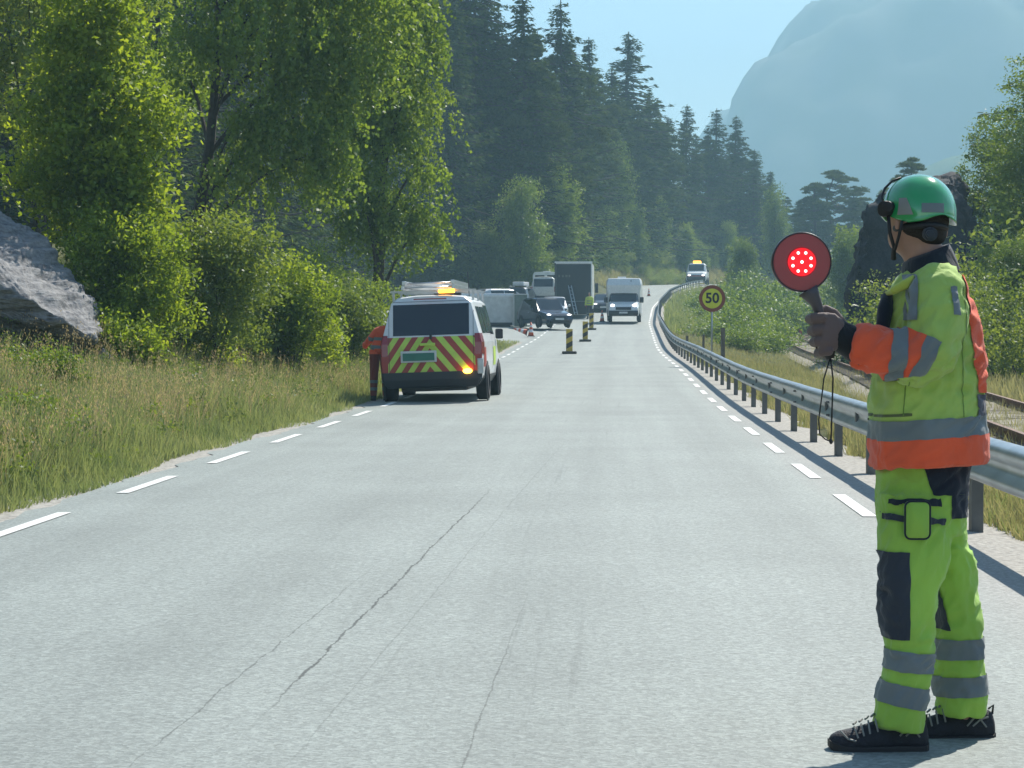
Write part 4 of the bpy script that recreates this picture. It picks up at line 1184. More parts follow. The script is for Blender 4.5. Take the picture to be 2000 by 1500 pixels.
# ------------------------------------------------------------ marker panels and cones
M['panel_yellow'] = mat('marker_yellow', (.60, .40, .04), .5)
M['panel_red'] = mat('marker_brown_black', (.045, .03, .02), .5)
def marker():
    o = empty('lane_marker', label='x', cat='marker panel')
    MB().box(-.28, .28, -.22, .22, 0, .10).build('foot', M['panel_red'], o, bevel=.03)
    b = MB().box(-.125, .125, -.02, .02, .10, .95).mesh('panel', True, .01)
    link('panel', b, M['panel_yellow'], o)
    q = .19
    for k in range(-1, 6, 2):
        z0 = .06 + k*q
        clip_patch(b, 'stripe', [((0, 0, z0), (-.55, 0, 1)), ((0, 0, z0 + q), (.55, 0, -1))], M['panel_red'], o, .003, (0, -1, 0), .5, sm=False)
    return o
pz = []
m0 = marker()
for i, (u, v, Y, lab) in enumerate([(1112, 693, 84, 'nearest of the three striped marker panels on the road'), (1143, 668, 104, 'middle of the three striped marker panels on the road'), (1155, 642, 125, 'farthest of the three striped marker panels on the road')]):
    o = m0 if i == 0 else copy_tree(m0)
    x = (u-1000)/FPX*Y; o.location = (x, Y, float(zr(Y)) + .015); o['label'] = lab; o['group'] = 'striped marker panels down the middle of the road'
def cone():
    o = empty('traffic_cone', label='x', cat='traffic cone')
    MB().box(-.2, .2, -.2, .2, 0, .035).build('foot', M['black'], o, bevel=.01)
    mb = MB(); mb.tube([(0, 0, .035), (0, 0, .74)], [.15, .03], 20); c = mb.mesh('cone', True)
    link('cone', c, M['orange'], o, True)
    for a, b in ((.22, .36), (.48, .58)):
        clip_patch(c, 'reflective_band', [((0, 0, a), (0, 0, 1)), ((0, 0, b), (0, 0, -1))], M['white'], o, .003)
    return o
c0 = cone()
for i, (u, Y, lab, dz) in enumerate([(1037, 112, 'orange cone on the lay-by edge in front of the dark blue car', 0), (1176, 141, 'orange cone between the dark box truck and the motorhome', 0), (1267, 212, 'small orange cone right behind the motorhome', 0), (1030, 113, 'tipped orange cone leaning beside the upright one', 1)]):
    o = c0 if i == 0 else copy_tree(c0)
    x = (u-1000)/FPX*Y; t = x - float(xc(Y))
    o.location = (x, Y, max(gzs(x, Y), float(zr(Y))) + (.04 if t < TL else .02)); o['label'] = lab; o['group'] = 'orange traffic cones'
    if dz: o.rotation_euler = (0, R(-75), 0); o.location.z += .19
# ------------------------------------------------------------ vehicles (x right, y forward, z up, origin under the rear centre)
def body_mesh(name, secs, bevel=.05):
    """secs: list of rings; a ring is a list of (y, halfwidth, z) from sill to roof centre line"""
    n = len(secs[0]); V = []; F = []
    for s in secs:
        for (y, w, z) in s: V.append((w, y, z))
        for (y, w, z) in s[::-1]: V.append((-w, y, z))
    m_ = 2*n
    for j in range(len(secs)-1):
        for i in range(m_):
            F.append((j*m_+i, j*m_+(i+1) % m_, (j+1)*m_+(i+1) % m_, (j+1)*m_+i))
    for j, fl in ((0, 1), (len(secs)-1, 0)):
        for i in range(n-1):
            F.append((j*m_+i, j*m_+i+1, j*m_+m_-2-i, j*m_+m_-1-i))
    mb = MB(); mb.add(V, F)
    return mb.mesh(name, True, bevel, merge=.0005)

def wheel(parent, x, y, r=.33, w=.22, side=1):
    o = empty('wheel', (x, y, r)); o.parent = parent
    mb = MB(); prof_ = [(r*.62, -w/2), (r*.9, -w/2), (r, -w/2+.03), (r, w/2-.03), (r*.9, w/2), (r*.62, w/2)]
    N_ = 28
    rings = [[(b, a*math.cos(t), a*math.sin(t)) for a, b in prof_] for t in [2*math.pi*k/N_ for k in range(N_)]]
    V = [p for q in rings for p in q]; F = []
    for k in range(N_):
        for i in range(6): F.append((k*6+i, k*6+(i+1) % 6, ((k+1) % N_)*6+(i+1) % 6, ((k+1) % N_)*6+i))
    mb.add(V, F); mb.build('tyre', M['tyre'], o, True)
    mb = MB(); mb.cyl((side*w*.28, 0, 0), (1, 0, 0), r*.63, .04, 24)
    for k in range(5):
        a = 2*math.pi*k/5; mb.box(side*w*.34-.01, side*w*.34+.01, -.03+math.cos(a)*r*.3, .03+math.cos(a)*r*.3, -.05+math.sin(a)*r*.3, .05+math.sin(a)*r*.3)
    mb.build('rim', M['rim'], o, True)
    return o
def arch(parent, x, y, r, side):
    mb = MB(); mb.cyl((x, y, r), (1, 0, 0), r*1.16, .02, 28); mb.build('wheel_arch', M['black'], parent)
def wheels(parent, hw, ys_, r=.33, w=.22):
    for y in ys_:
        for s in (-1, 1):
            arch(parent, s*(hw + .004), y, r, s)
            wheel(parent, s*(hw - w/2 + .035), y, r, w, s)
def plane_box(x0=None, x1=None, y0=None, y1=None, z0=None, z1=None):
    P = []
    if x0 is not None: P.append(((x0, 0, 0), (1, 0, 0)))
    if x1 is not None: P.append(((x1, 0, 0), (-1, 0, 0)))
    if y0 is not None: P.append(((0, y0, 0), (0, 1, 0)))
    if y1 is not None: P.append(((0, y1, 0), (0, -1, 0)))
    if z0 is not None: P.append(((0, 0, z0), (0, 0, 1)))
    if z1 is not None: P.append(((0, 0, z1), (0, 0, -1)))
    return P
def mirror_(parent, x, y, z, side, h=.20):
    mb = MB(); mb.box(x, x+side*.15, y-.05, y+.06, z, z+h) if side > 0 else mb.box(x+side*.15, x, y-.05, y+.06, z, z+h)
    mb.build('wing_mirror', M['black'], parent, bevel=.03)
def front_parts(b, root, L, hw, ztop, hood, lower, glass_z, glass_w, lights=True, lm='headlight', lz=.86, lx=.62):
    clip_patch(b, 'windscreen', plane_box(-glass_w, glass_w, L*.5, None, *glass_z), M['glass'], root, .006, (0, 1, .35), .35, sm=False)
    clip_patch(b, 'front_bumper', plane_box(None, None, L*.8, None, None, lower), M['black'], root, .008, (0, 1, 0), .4, sm=False)
    clip_patch(b, 'grille', plane_box(-.42, .42, L*.8, None, lower + .06, lower + .2), M['black'], root, .010, (0, 1, 0), .4, sm=False)
    for s in (-1, 1):
        mb = MB(); mb.ell((s*lx, L + .0, lz), (.16, .05, .10), 16, 8); mb.build('headlight', M[lm], root, True)

# ---- van body used by the service van, the parked white van and the far pilot van
def van_body(L=4.9, H=1.97, hw=.95, name='body'):
    def ring(y, k, zt, low=.30, wf=1.0, dy=(0, 0, 0, 0, 0, 0, 0)):
        a = [(.88, low), (.965, low+.12), (1.0, .72), (1.0, 1.08), (.965, 1.22), (.80, zt-.14), (.66, zt-.035), (.3, zt), (0, zt)]
        return [(y + (dy[min(i, 6)]), hw*w*wf, z) for i, (w, z) in enumerate(a)]
    R_ = [ring(.04, 0, H-.02, wf=.97, dy=(.03, 0, 0, .02, .05, .22, .30)), ring(.42, 0, H), ring(2.4, 0, H), ring(3.3, 0, H-.01)]
    # windscreen and bonnet
    R_.append([(3.75, hw*.88, .30), (3.75, hw*.965, .42), (3.75, hw, .72), (3.72, hw, 1.06), (3.70, hw*.95, 1.20), (3.45, hw*.80, H-.20), (3.40, hw*.66, H-.09), (3.38, hw*.3, H-.05), (3.38, 0, H-.05)])
    R_.append([(4.25, hw*.88, .30), (4.25, hw*.965, .42), (4.25, hw*.99, .72), (4.22, hw*.96, 1.00), (4.15, hw*.9, 1.13), (4.10, hw*.80, 1.17), (4.08, hw*.66, 1.19), (4.08, hw*.3, 1.20), (4.08, 0, 1.20)])
    R_.append([(4.82, hw*.80, .30), (4.86, hw*.86, .42), (4.84, hw*.86, .66), (4.74, hw*.84, .86), (4.66, hw*.80, .95), (4.62, hw*.72, .98), (4.62, hw*.6, 1.0), (4.62, hw*.3, 1.01), (4.62, 0, 1.01)])
    return body_mesh(name, R_, .045)

def van(label, group=None, paint='white', chevron=False, light=False, name='van'):
    root = empty(name, label=label, cat='van', group=group)
    b = van_body(); link('body', b, M[paint], root)
    H = 1.97
    clip_patch(b, 'rear_window', plane_box(-.70, .70, None, .9, 1.23, 1.80), M['glass'], root, .006, (0, -1, .2), .4, sm=False)
    clip_patch(b, 'rear_bumper', plane_box(None, None, None, .22, .28, .56), M['black'], root, .03, (0, -1, 0), .15, sm=False)
    for s in (-1, 1):
        clip_patch(b, 'side_window', plane_box(None, None, 2.45, 3.35, 1.22, 1.78), M['glass'], root, .006, (s, 0, .2), .4, sm=False)
        for y0, y1 in ((.55, 1.3), (1.4, 2.35)):
            clip_patch(b, 'side_window', plane_box(None, None, y0, y1, 1.24, 1.74), M['glass'] , root, .006, (s, 0, .2), .4, sm=False)
        clip_patch(b, 'tail_light', plane_box(*((.80, None) if s > 0 else (None, -.80)), None, .35, .86, 1.24), M['tail'], root, .012, (s*.3, -1, 0), .25, sm=False)
        clip_patch(b, 'door_seam', plane_box(None, None, 2.40, 2.415, .42, 1.80), M['black'], root, .004, (s, 0, 0), .4, sm=False)
        clip_patch(b, 'sill', plane_box(None, None, .3, 4.4, .28, .46), M['black'], root, .01, (s, 0, 0), .4, sm=False)
        mirror_(root, s*.94, 3.5, 1.12, s)
    clip_patch(b, 'windscreen', plane_box(-.72, .72, 3.3, 4.2, 1.24, 1.82), M['glass'], root, .006, (0, 1, .8), .5, sm=False)
    clip_patch(b, 'front_bumper', plane_box(None, None, 4.3, None, .28, .62), M['black'], root, .02, (0, 1, 0), .3, sm=False)
    clip_patch(b, 'grille', plane_box(-.42, .42, 4.3, None, .70, .84), M['black'], root, .01, (0, 1, 0), .3, sm=False)
    for s in (-1, 1):
        mb = MB(); mb.ell((s*.62, 4.72, .80), (.15, .09, .10), 16, 8); mb.build('headlight', M['headlight'], root, True)
    wheels(root, .945, (.92, 3.92), .335, .23)
    mb = MB(); mb.box(-.6, .6, .3, 4.3, .20, .34); mb.build('underbody', M['black'], root)
    mb = MB(); mb.box(-.25, .25, -.012, .0, .66, .78)
    return root, b

# service van with chevrons, ladder and beacon
sv, svb = van('white service van seen from behind with red and yellow chevrons and amber beacon', name='service_van')
def chevrons(b, root):
    Z0, Z1 = .52, 1.20
    clip_patch(b, 'yellow_panel', plane_box(-.80, .80, None, .3, Z0, Z1), M['ylw_tape'], root, .005, (0, -1, 0), .5, sm=False)
    p_ = .335; k_ = 1.22
    # falling stripes right of the apex, rising stripes left of it; apex slightly right of centre line
    ax = -.03
    for i in range(-2, 8):
        z_i = Z1 + .70 - i*p_ + .1
        for s in (1, -1):
            kk = k_ if s > 0 else 1.45
            P = plane_box(*((ax, .80) if s > 0 else (-.80, ax)), None, .3, Z0, Z1)
            P += [((ax, 0, z_i), (s*kk*-1.0, 0, -1)), ((ax, 0, z_i - p_*.50), (s*kk, 0, 1))]
            clip_try(b, P, root)
def clip_try(b, P, root):
    o = clip_patch(b, 'stripe', P, M['red_tape'], root, .008, (0, -1, 0), .5, sm=False)
    if len(o.data.polygons) == 0: bpy.data.objects.remove(o)
chevrons(svb, sv)
for s in (-1, 1):
    clip_patch(svb, 'corner_tape', plane_box(*((.80, None) if s > 0 else (None, -.80)), None, .2, .56, .86), M['red_tape'], sv, .006, (0, -1, 0), .3, sm=False)
    clip_patch(svb, 'side_tape', plane_box(None, None, .3, .75, .62, .98), M['red_tape'], sv, .006, (s, 0, 0), .5, sm=False)
    clip_patch(svb, 'side_tape', plane_box(None, None, 2.6, 3.2, .62, .98), M['ylw_tape'], sv, .006, (s, 0, 0), .5, sm=False)
MB().box(-.56, .10, -.03, -.008, .74, .95).build('plate_holder', M['white_dirty'], sv, bevel=.01)
MB().box(-.52, .06, -.045, -.031, .77, .91).build('number_plate', M['plate_green'], sv, bevel=.005)
MB().box(-.20, .08, -.05, -.012, 1.04, 1.09).build('door_handle', M['ylw_tape'], sv, bevel=.012)
MB().box(-.02, .02, -.03, .05, 1.16, 1.24).build('wiper', M['black'], sv)
mb = MB(); mb.ell((.66, -.04, .56), (.085, .03, .05), 16, 8); mb.build('indicator', M['amber_dim'], sv, True)
MB().box(.84, .95, -.035, .05, .50, .78).build('corner_trim', M['silver'], sv, bevel=.02)
for x0, x1, z0, z1 in ((-.78, -.772, .55, 1.84), (.772, .78, .55, 1.84), (-.78, .78, 1.842, 1.85)):
    clip_patch(svb, 'tailgate_seam', plane_box(x0, x1, None, .4, z0, z1), M['black'], sv, .011, (0, -1, 0), .3, sm=False)
MB().box(-.30, .30, .10, .16, 1.885, 1.905).build('brake_light', M['tail'], sv)
# roof rack, beacon bar
for y in (.75, 2.0, 3.1):
    mb = MB(); mb.box(-.80, .80, y-.03, y+.03, 2.035, 2.07)
    for s in (-1, 1): mb.box(s*.74-.02, s*.74+.02, y-.03, y+.03, 1.86, 2.036)
    mb.build('rack_bar', M['galv'], sv)
lb = MB().box(.12, .42, .44, .64, 2.00, 2.075).build('beacon', M['amber'], sv, bevel=.03)
MB().box(.04, .54, .46, .62, 1.955, 2.00).build('beacon_base', M['black'], sv)
# antennas
MB().tube([(.62, 1.4, 1.9), (.62, 1.2, 2.4)], .008, 5).build('antenna', M['black'], sv)
X0, Y0 = (850-1000)/103.6, 40.05
sv.location = (X0, Y0, .02); sv.rotation_euler = (0, R(-1.9), R(-3.6))
ld = empty('ladder', (X0, Y0, 0), (0, R(-1.9), R(-3.6)), 'aluminium ladder lying on the roof rack of the service van', 'ladder')
ld.location.z = .02
for xx, zz in ((-.52, 2.115), (.42, 2.115), (-.50, 2.20), (.40, 2.20)): MB().box(xx-.03, xx+.03, .30, 3.6, zz-.04, zz+.04).build('stile', M['alu'], ld, bevel=.008)
for k in range(12):
    rg = MB(); rg.cyl((-.05, .45 + .27*k, 2.115 + .085*(k % 2)), (1, 0, 0), .016, .9, 8); rg.build('rung', M['alu'], ld, True)

# white van parked in the lay-by, small campervan behind, dark cars
def put(root, u, Y, rz, dz=0.0):
    x = (u-1000)/FPX*Y; root.location = (x, Y, max(gzs(x, Y), 0) + .05 + dz); root.rotation_euler = (0, 0, R(rz))
M['cream'] = mat('cream_paint', (.50, .50, .45), .4, coat=.2)
w2, _ = van('cream white van parked tail towards us left of the dark box truck', None, 'cream', name='parked_van')
put(w2, 1061, 161, -4)
w2.location.z = at(0, 578, 161).z - .55
pv, pb = van('white pilot van with orange beacon and headlights on, far up the road at the bend', None, 'white', name='pilot_van')
MB().box(-.35, .35, 2.6, 3.0, 1.95, 2.18).build('beacon', M['amber'], pv, bevel=.04)
clip_patch(pb, 'red_tape', plane_box(-.85, .85, 4.3, None, .62, .80), M['red_tape'], pv, .012, (0, 1, 0), .3, sm=False)
clip_patch(pb, 'dark_front', plane_box(-.85, .85, 4.2, None, .28, .70), M['darkcar'], pv, .014, (0, 1, 0), .3, sm=False)
put(pv, 1364, 270, 172); pv.location.z = float(zr(268)) + .03; pv.scale = (1.35, 1.1, 1.32)

# ---- cars
def car(name, label, paint, L=4.6, H=1.55, hw=.90, rails=False):
    root = empty(name, label=label, cat='car')
    z = H
    R_ = [[(.10, hw*.9, .25), (.02, hw*.95, .5), (.05, hw*.93, .85), (.10, hw*.90, .95), (.35, hw*.74, z-.18), (.45, hw*.6, z-.06), (.5, 0, z-.04)],
          [(.6, hw*.96, .22), (.6, hw, .5), (.6, hw, .85), (.6, hw*.97, .97), (.8, hw*.78, z-.10), (.85, hw*.62, z-.02), (.85, 0, z)],
          [(2.2, hw*.96, .22), (2.2, hw, .5), (2.2, hw, .85), (2.2, hw*.97, .97), (2.2, hw*.78, z-.08), (2.2, hw*.62, z-.01), (2.2, 0, z+.01)],
          [(3.3, hw*.96, .22), (3.3, hw, .5), (3.3, hw, .83), (3.3, hw*.94, .96), (2.7, hw*.76, z-.14), (2.6, hw*.60, z-.06), (2.6, 0, z-.04)],
          [(3.6, hw*.96, .22), (3.6, hw, .5), (3.6, hw*.98, .80), (3.55, hw*.92, .92), (3.45, hw*.8, .97), (3.4, hw*.6, 1.0), (3.4, 0, 1.02)],
          [(L-.12, hw*.82, .22), (L, hw*.86, .45), (L-.05, hw*.84, .66), (L-.15, hw*.80, .76), (L-.25, hw*.7, .80), (L-.3, hw*.55, .82), (L-.3, 0, .84)]]
    b = body_mesh('body', R_, .04); link('body', b, M[paint], root)
    clip_patch(b, 'windscreen', plane_box(-hw*.78, hw*.78, 2.6, 3.5, 1.0, H-.10), M['glass'], root, .006, (0, 1, .6), .5, sm=False)
    clip_patch(b, 'rear_window', plane_box(-hw*.7, hw*.7, None, .8, 1.0, H-.14), M['glass'], root, .006, (0, -1, .4), .4, sm=False)
    for s in (-1, 1):
        for y0, y1 in ((.75, 1.75), (1.82, 2.75)):
            clip_patch(b, 'side_window', plane_box(None, None, y0, y1, 1.0, H-.14), M['glass'], root, .006, (s, 0, .3), .4, sm=False)
        clip_patch(b, 'tail_light', plane_box(*((hw*.6, None) if s > 0 else (None, -hw*.6)), None, .3, .72, .90), M['tail'], root, .01, (0, -1, 0), .3, sm=False)
        mb = MB(); mb.ell((s*hw*.66, L-.14, .68), (.17, .08, .08), 14, 8); mb.build('headlight', M['headlight'], root, True)
        mb = MB(); mb.ell((s*(hw+.08), 3.0, 1.03), (.10, .06, .08), 12, 8); mb.build('wing_mirror', M[paint], root, True)
        MB().box(s*hw*.995-.01, s*hw*.995+.01, 2.0, 2.2, .86, .89).build('door_handle', M['silver'], root)
        if rails: mb = MB(); mb.tube([(s*hw*.68, .9, H+.0), (s*hw*.7, 1.0, H+.06), (s*hw*.7, 2.4, H+.06), (s*hw*.68, 2.5, H)], .02, 6); mb.build('roof_rail', M['silver'], root, True)
    clip_patch(b, 'grille', plane_box(-.4, .4, L-.4, None, .42, .62), M['black'], root, .01, (0, 1, 0), .4, sm=False)
    clip_patch(b, 'front_bumper', plane_box(-.6, .6, L-.4, None, .24, .38), M['black'], root, .01, (0, 1, 0), .4, sm=False)
    MB().box(-.26, .26, L-.01, L+.01, .42, .53).build('number_plate', M['plate_white'], root)
    MB().box(-.26, .26, -.012, .01, .60, .71).build('number_plate', M['plate_white'], root)
    wheels(root, hw - .005, (.85, 3.65), .33, .21)
    return root
bc = car('estate_car', 'dark blue car parked nose towards the road beside the white trailer', 'bluecar', 4.7, 1.72, .93)
bc.location = (0, 0, 0); x, Y = (1037-1000)/FPX*127, 128.6
bc.location = (x, Y, gzs(x, Y) + .06); bc.rotation_euler = (0, 0, R(-160))
c2 = car('estate_car', 'silver roofed car parked behind the dark blue one, only its top showing', 'silver', 4.5, 1.6, .9); put(c2, 1084, 139, 178); c2.location.z = at(0, 577, 134).z - 1.6; c2.location.y = 141
c3 = car('estate_car', 'dark car with a white roof box stripe parked behind the white trailer', 'darkcar', 4.6, 1.7, .92, True); put(c3, 1006, 158, -14); c3.location.z = at(0, 560, 158).z - 1.7
rb = MB().box(-.42, .42, .9, 2.6, 1.78, 2.08).build('roof_box', M['white'], c3, bevel=.06)
c4 = car('estate_car', 'dark grey car half hidden between the dark box truck and the motorhome', 'darkcar', 4.6, 1.5, .9); put(c4, 1182, 166, 176); c4.location.z = float(zr(160)) + .0
c5 = car('estate_car', 'pale car roof showing just above the white trailer roof', 'silver', 4.5, 1.6, .9); put(c5, 930, 150, -60); c5.location.z = at(0, 563, 150).z - 1.62

# ---- white box trailer
def box_rings(L, hw, z0, z1, r=.06, nose=0):
    return [[(y, hw*.97, z0), (y, hw, z0+.06), (y, hw, z1-r*1.5), (y, hw-r, z1), (y, 0, z1+.02)] for y in (0, L)]
tr = empty('box_trailer', label='white box trailer standing crosswise behind the service van', cat='trailer')
b = body_mesh('body', box_rings(4.6, 1.05, .42, 2.30), .05); link('body', b, M['white_dirty'], tr)
clip_patch(b, 'roof_edge', plane_box(None, None, None, None, 2.12, None), M['white'], tr, .012, (1, 0, .3), .1, sm=False)
clip_patch(b, 'side_window', plane_box(None, None, 1.6, 2.1, 1.4, 1.7), M['galv'], tr, .006, (1, 0, 0), .5, sm=False)
clip_patch(b, 'skirt', plane_box(None, None, .1, 4.5, None, .60), M['black'], tr, .01, (1, 0, 0), .4, sm=False)
MB().box(-.9, .9, .2, 4.4, .30, .43).build('chassis', M['black'], tr)
MB().tube([(0, 4.6, .40), (0, 5.7, .40)], .05, 6).build('drawbar', M['galv_dark'], tr)
for s in (-1, 1): arch(tr, s*1.054, 2.3, .30, s); wheel(tr, s*.98, 2.3, .30, .18, s)
x, Y = (1002-1000)/FPX*129, 129.5
tr.location = (x + .0, Y + 1.0, gzs(x-2, Y) + .02); tr.rotation_euler = (0, 0, R(-90)); tr.location.x = x - 4.55; tr.location.z = at(0, 573, 129.5).z - 2.32
# narrow cabin
x = (1004-1000)/FPX*129.2
cb = empty('site_cabin', label='narrow upright grey green cabin between the white trailer and the dark blue car', cat='cabin')
cbz = at(0, 574, 129).z; cb.location = (x + .38, 129.6, gzs(x, 129) + .03); hh = cbz - cb.location.z
MB().box(-.40, .40, -.4, .4, .05, hh-.05).build('wall', M['greybox'], cb, bevel=.03)
MB().box(-.44, .44, -.44, .44, hh-.05, hh).build('roof', M['white_dirty'], cb, bevel=.02)
MB().box(-.28, .34, -.425, -.40, .12, hh-.16).build('door', M['greybox'], cb, bevel=.01)
MB().box(-.42, -.36, -.43, -.37, .05, hh-.05).build('corner_post', M['white_dirty'], cb)
MB().box(.24, .28, -.45, -.42, 1.0, 1.2).build('handle', M['black'], cb)

# ---- small campervan behind the white van
cv = empty('campervan', label='grey white campervan, only its high dark windowed rear showing above the white van', cat='campervan')
b = body_mesh('body', box_rings(5.6, 1.05, .35, 3.0, .15), .08); link('body', b, M['white_dirty'], cv)
clip_patch(b, 'rear_window', plane_box(-.86, -.10, None, .3, 1.9, 2.75), M['glass'], cv, .008, (0, -1, 0), .5, sm=False)
clip_patch(b, 'rear_window', plane_box(.10, .90, None, .3, 1.9, 2.75), M['glass'], cv, .008, (0, -1, 0), .5, sm=False)
MB().box(-.3, .3, 2.2, 2.9, 3.0, 3.12).build('roof_vent', M['white'], cv, bevel=.03)
for s in (-1, 1): clip_patch(b, 'tail_light', plane_box(*((.85, None) if s > 0 else (None, -.85)), None, .2, .7, 1.0), M['tail'], cv, .01, (0, -1, 0), .4, sm=False)
wheels(cv, 1.04, (1.2, 4.4), .35, .22)
put(cv, 1066, 176, -3); cv.location.z = at(0, 530, 176).z - 3.05

# ---- dark box truck
tk = empty('box_truck', label='big box truck with a dark tarpaulin rear standing in the left lane', cat='truck')
def trk():
    H, L, hw = 3.62, 7.4, 1.25
    b = body_mesh('cargo_box', box_rings(L, hw, .95, H, .04), .03); link('cargo_box', b, M['white_dirty'], tk)
    dr = clip_patch(b, 'rear_door', plane_box(-hw+.07, hw-.07, None, .1, 1.0, H-.12), M['tarp'], tk, .012, (0, -1, 0), .5, sm=False)
    # lifting ramp and dark under part
    MB().box(-1.15, 1.15, -.10, .02, .10, .98).build('tail_lift', M['black'], tk, bevel=.02)
    MB().box(-1.0, 1.0, .2, L-.2, .55, .94).build('chassis', M['black'], tk)
    mb = MB(); mb.tube([(.10, -.9, .10), (-.35, -.04, 2.05)], .03, 6); mb.tube([(.30, -.9, .10), (-.15, -.04, 2.05)], .03, 6); mb.build('ramp_rail', M['alu'], tk)
    for k in range(8):
        f = (k+.5)/8; MB().tube([(.10-.45*f, -.9+.86*f, .10+1.95*f), (.30-.45*f, -.9+.86*f, .10+1.95*f)], .015, 5).build('ramp_rung', M['alu'], tk)
    MB().box(-1.27, -1.19, -.03, .05, .95, H+.02).build('corner_post', M['tarp'], tk); MB().box(1.19, 1.27, -.03, .05, .95, H+.02).build('corner_post', M['white'], tk)
    MB().box(-1.27, 1.27, -.04, .06, H-.06, H+.05).build('roof_edge', M['white'], tk)
    cabr = [[(L+.1, 1.18, .55), (L+.1, 1.22, .9), (L+.1, 1.22, 2.0), (L+.15, 1.15, 2.75), (L+.2, 0, 2.85)], [(L+1.6, 1.18, .55), (L+1.6, 1.22, .9), (L+1.6, 1.22, 1.7), (L+1.3, 1.1, 2.7), (L+1.2, 0, 2.8)], [(L+2.1, 1.05, .5), (L+2.15, 1.1, .9), (L+2.1, 1.08, 1.6), (L+1.5, 1.0, 2.6), (L+1.4, 0, 2.65)]]
    c = body_mesh('cab', cabr, .05); link('cab', c, M['white'], tk)
    for s in (-1, 1):
        clip_patch(c, 'side_window', plane_box(None, None, L+.6, L+1.5, 1.7, 2.4), M['glass'], tk, .006, (s, 0, 0), .4, sm=False)
        MB().box(*sorted((s*1.28, s*1.52)), L+1.5, L+1.62, 1.7, 2.4).build('wing_mirror', M['black'], tk, bevel=.03)
        MB().box(*sorted((s*1.15, s*.85)), -.12, -.04, .55, .75).build('tail_light', M['tail'], tk)
    clip_patch(c, 'windscreen', plane_box(-1, 1, L+1.2, None, 1.65, 2.5), M['glass'], tk, .006, (0, 1, .2), .4, sm=False)
    for y in (1.9, L+1.1):
        for s in (-1, 1): wheel(tk, s*1.06, y, .48, .30, s)
    for k, zz in enumerate((2.62,)):
        for j, (x0, w) in enumerate(((-1.02, .10), (-.78, .12), (-.55, .14), (-.32, .10))):
            MB().box(x0, x0+w, -.018, -.012, zz, zz+.14).build('faded_mark', M['galv_dark'], tk)
trk()
x, Y = (1120-1000)/FPX*148, 148
tk.location = (x, Y, gzs(x, Y) + .06 if x < float(xc(Y)) + TL else float(zr(Y)) + .02); tk.rotation_euler = (0, 0, R(-3.2))
tk.location.z = at(0, 511, 148).z - 3.66

# ---- motorhome, front towards us
mh = empty('motorhome', label='white motorhome with bright headlights driving towards us in the right lane', cat='motorhome')
def mhome():
    L = 6.2
    R_ = []
    def bx(y, hw, z0, z1, r=.12): return [(y, hw*.96, z0), (y, hw, z0+.1), (y, hw, 1.0), (y, hw, 1.75), (y, hw, z1-r*1.3), (y, hw-r, z1), (y, 0, z1+.03)]
    R_ = [bx(0, 1.12, .45, 2.72), bx(3.9, 1.12, .45, 2.72)]
    R_.append([(4.35, .98, .35), (4.35, 1.02, .5), (4.35, 1.02, 1.0), (4.6, 1.0, 1.75), (4.75, 1.08, 2.25), (4.55, .98, 2.66), (4.5, 0, 2.70)])
    b = body_mesh('body', R_, .06); link('body', b, M['white'], mh)
    # cab: bonnet and windscreen below the overcab nose
    C_ = [[(4.2, .96, .32), (4.2, 1.0, .5), (4.2, 1.0, 1.05), (4.2, .95, 1.2), (4.1, .84, 1.90), (4.1, 0, 1.92)],
          [(4.95, .96, .32), (4.95, 1.0, .5), (4.95, .99, 1.0), (4.9, .93, 1.17), (4.45, .82, 1.90), (4.45, 0, 1.92)],
          [(5.4, .95, .32), (5.4, .99, .5), (5.38, .96, .95), (5.3, .88, 1.10), (5.1, .80, 1.18), (5.1, 0, 1.20)],
          [(5.95, .86, .30), (6.02, .90, .48), (5.98, .88, .75), (5.85, .78, .95), (5.75, .6, 1.0), (5.75, 0, 1.02)]]
    c = body_mesh('cab', C_, .05); link('cab', c, M['white'], mh)
    clip_patch(c, 'windscreen', plane_box(-.80, .80, 4.3, 5.3, 1.20, 1.86), M['glass'], mh, .01, (0, 1, .8), .45, sm=False)
    clip_patch(c, 'front_bumper', plane_box(None, None, 5.5, None, .28, .62), M['black'], mh, .02, (0, 1, 0), .3, sm=False)
    clip_patch(c, 'grille', plane_box(-.48, .48, 5.5, None, .66, .84), M['black'], mh, .015, (0, 1, 0), .3, sm=False)
    MB().box(-.26, .26, 6.03, 6.05, .44, .55).build('number_plate', M['plate_white'], mh)
    for s in (-1, 1):
        clip_patch(c, 'side_window', plane_box(None, None, 4.3, 5.0, 1.2, 1.8), M['glass'], mh, .006, (s, 0, .2), .4, sm=False)
        mb = MB(); mb.ell((s*.68, 5.83, .92), (.14, .09, .12), 16, 8); mb.build('headlight', M['headlight'], mh, True)
        MB().box(*sorted((s*1.0, s*1.24)), 4.85, 4.95, 1.15, 1.50).build('wing_mirror', M['black'], mh, bevel=.03)
        clip_patch(b, 'side_window', plane_box(None, None, 1.2, 2.2, 1.5, 2.1), M['glass'], mh, .006, (s, 0, 0), .4, sm=False)
    MB().box(-.10, .42, 2.6, 3.3, 2.72, 2.86).build('roof_vent', M['white'], mh, bevel=.03)
    mb = MB(); mb.cyl((-.45, 4.73, 2.52), (0, 1, .3), .035, .03, 10); mb.build('nose_badge', M['black'], mh)
    wheels(mh, 1.0, (1.3,), .34, .22); 
    for s in (-1, 1): arch(mh, s*1.0, 5.05, .34, s); wheel(mh, s*.92, 5.05, .34, .22, s)
mhome()
x, Y = (1226-1000)/FPX*136, 142.0
mh.location = (x + .15, Y, float(zr(138)) + .02); mh.rotation_euler = (0, R(0), R(180 - 4.5))
mh.rotation_euler = (math.atan(.025), 0, R(180 - 4.0))
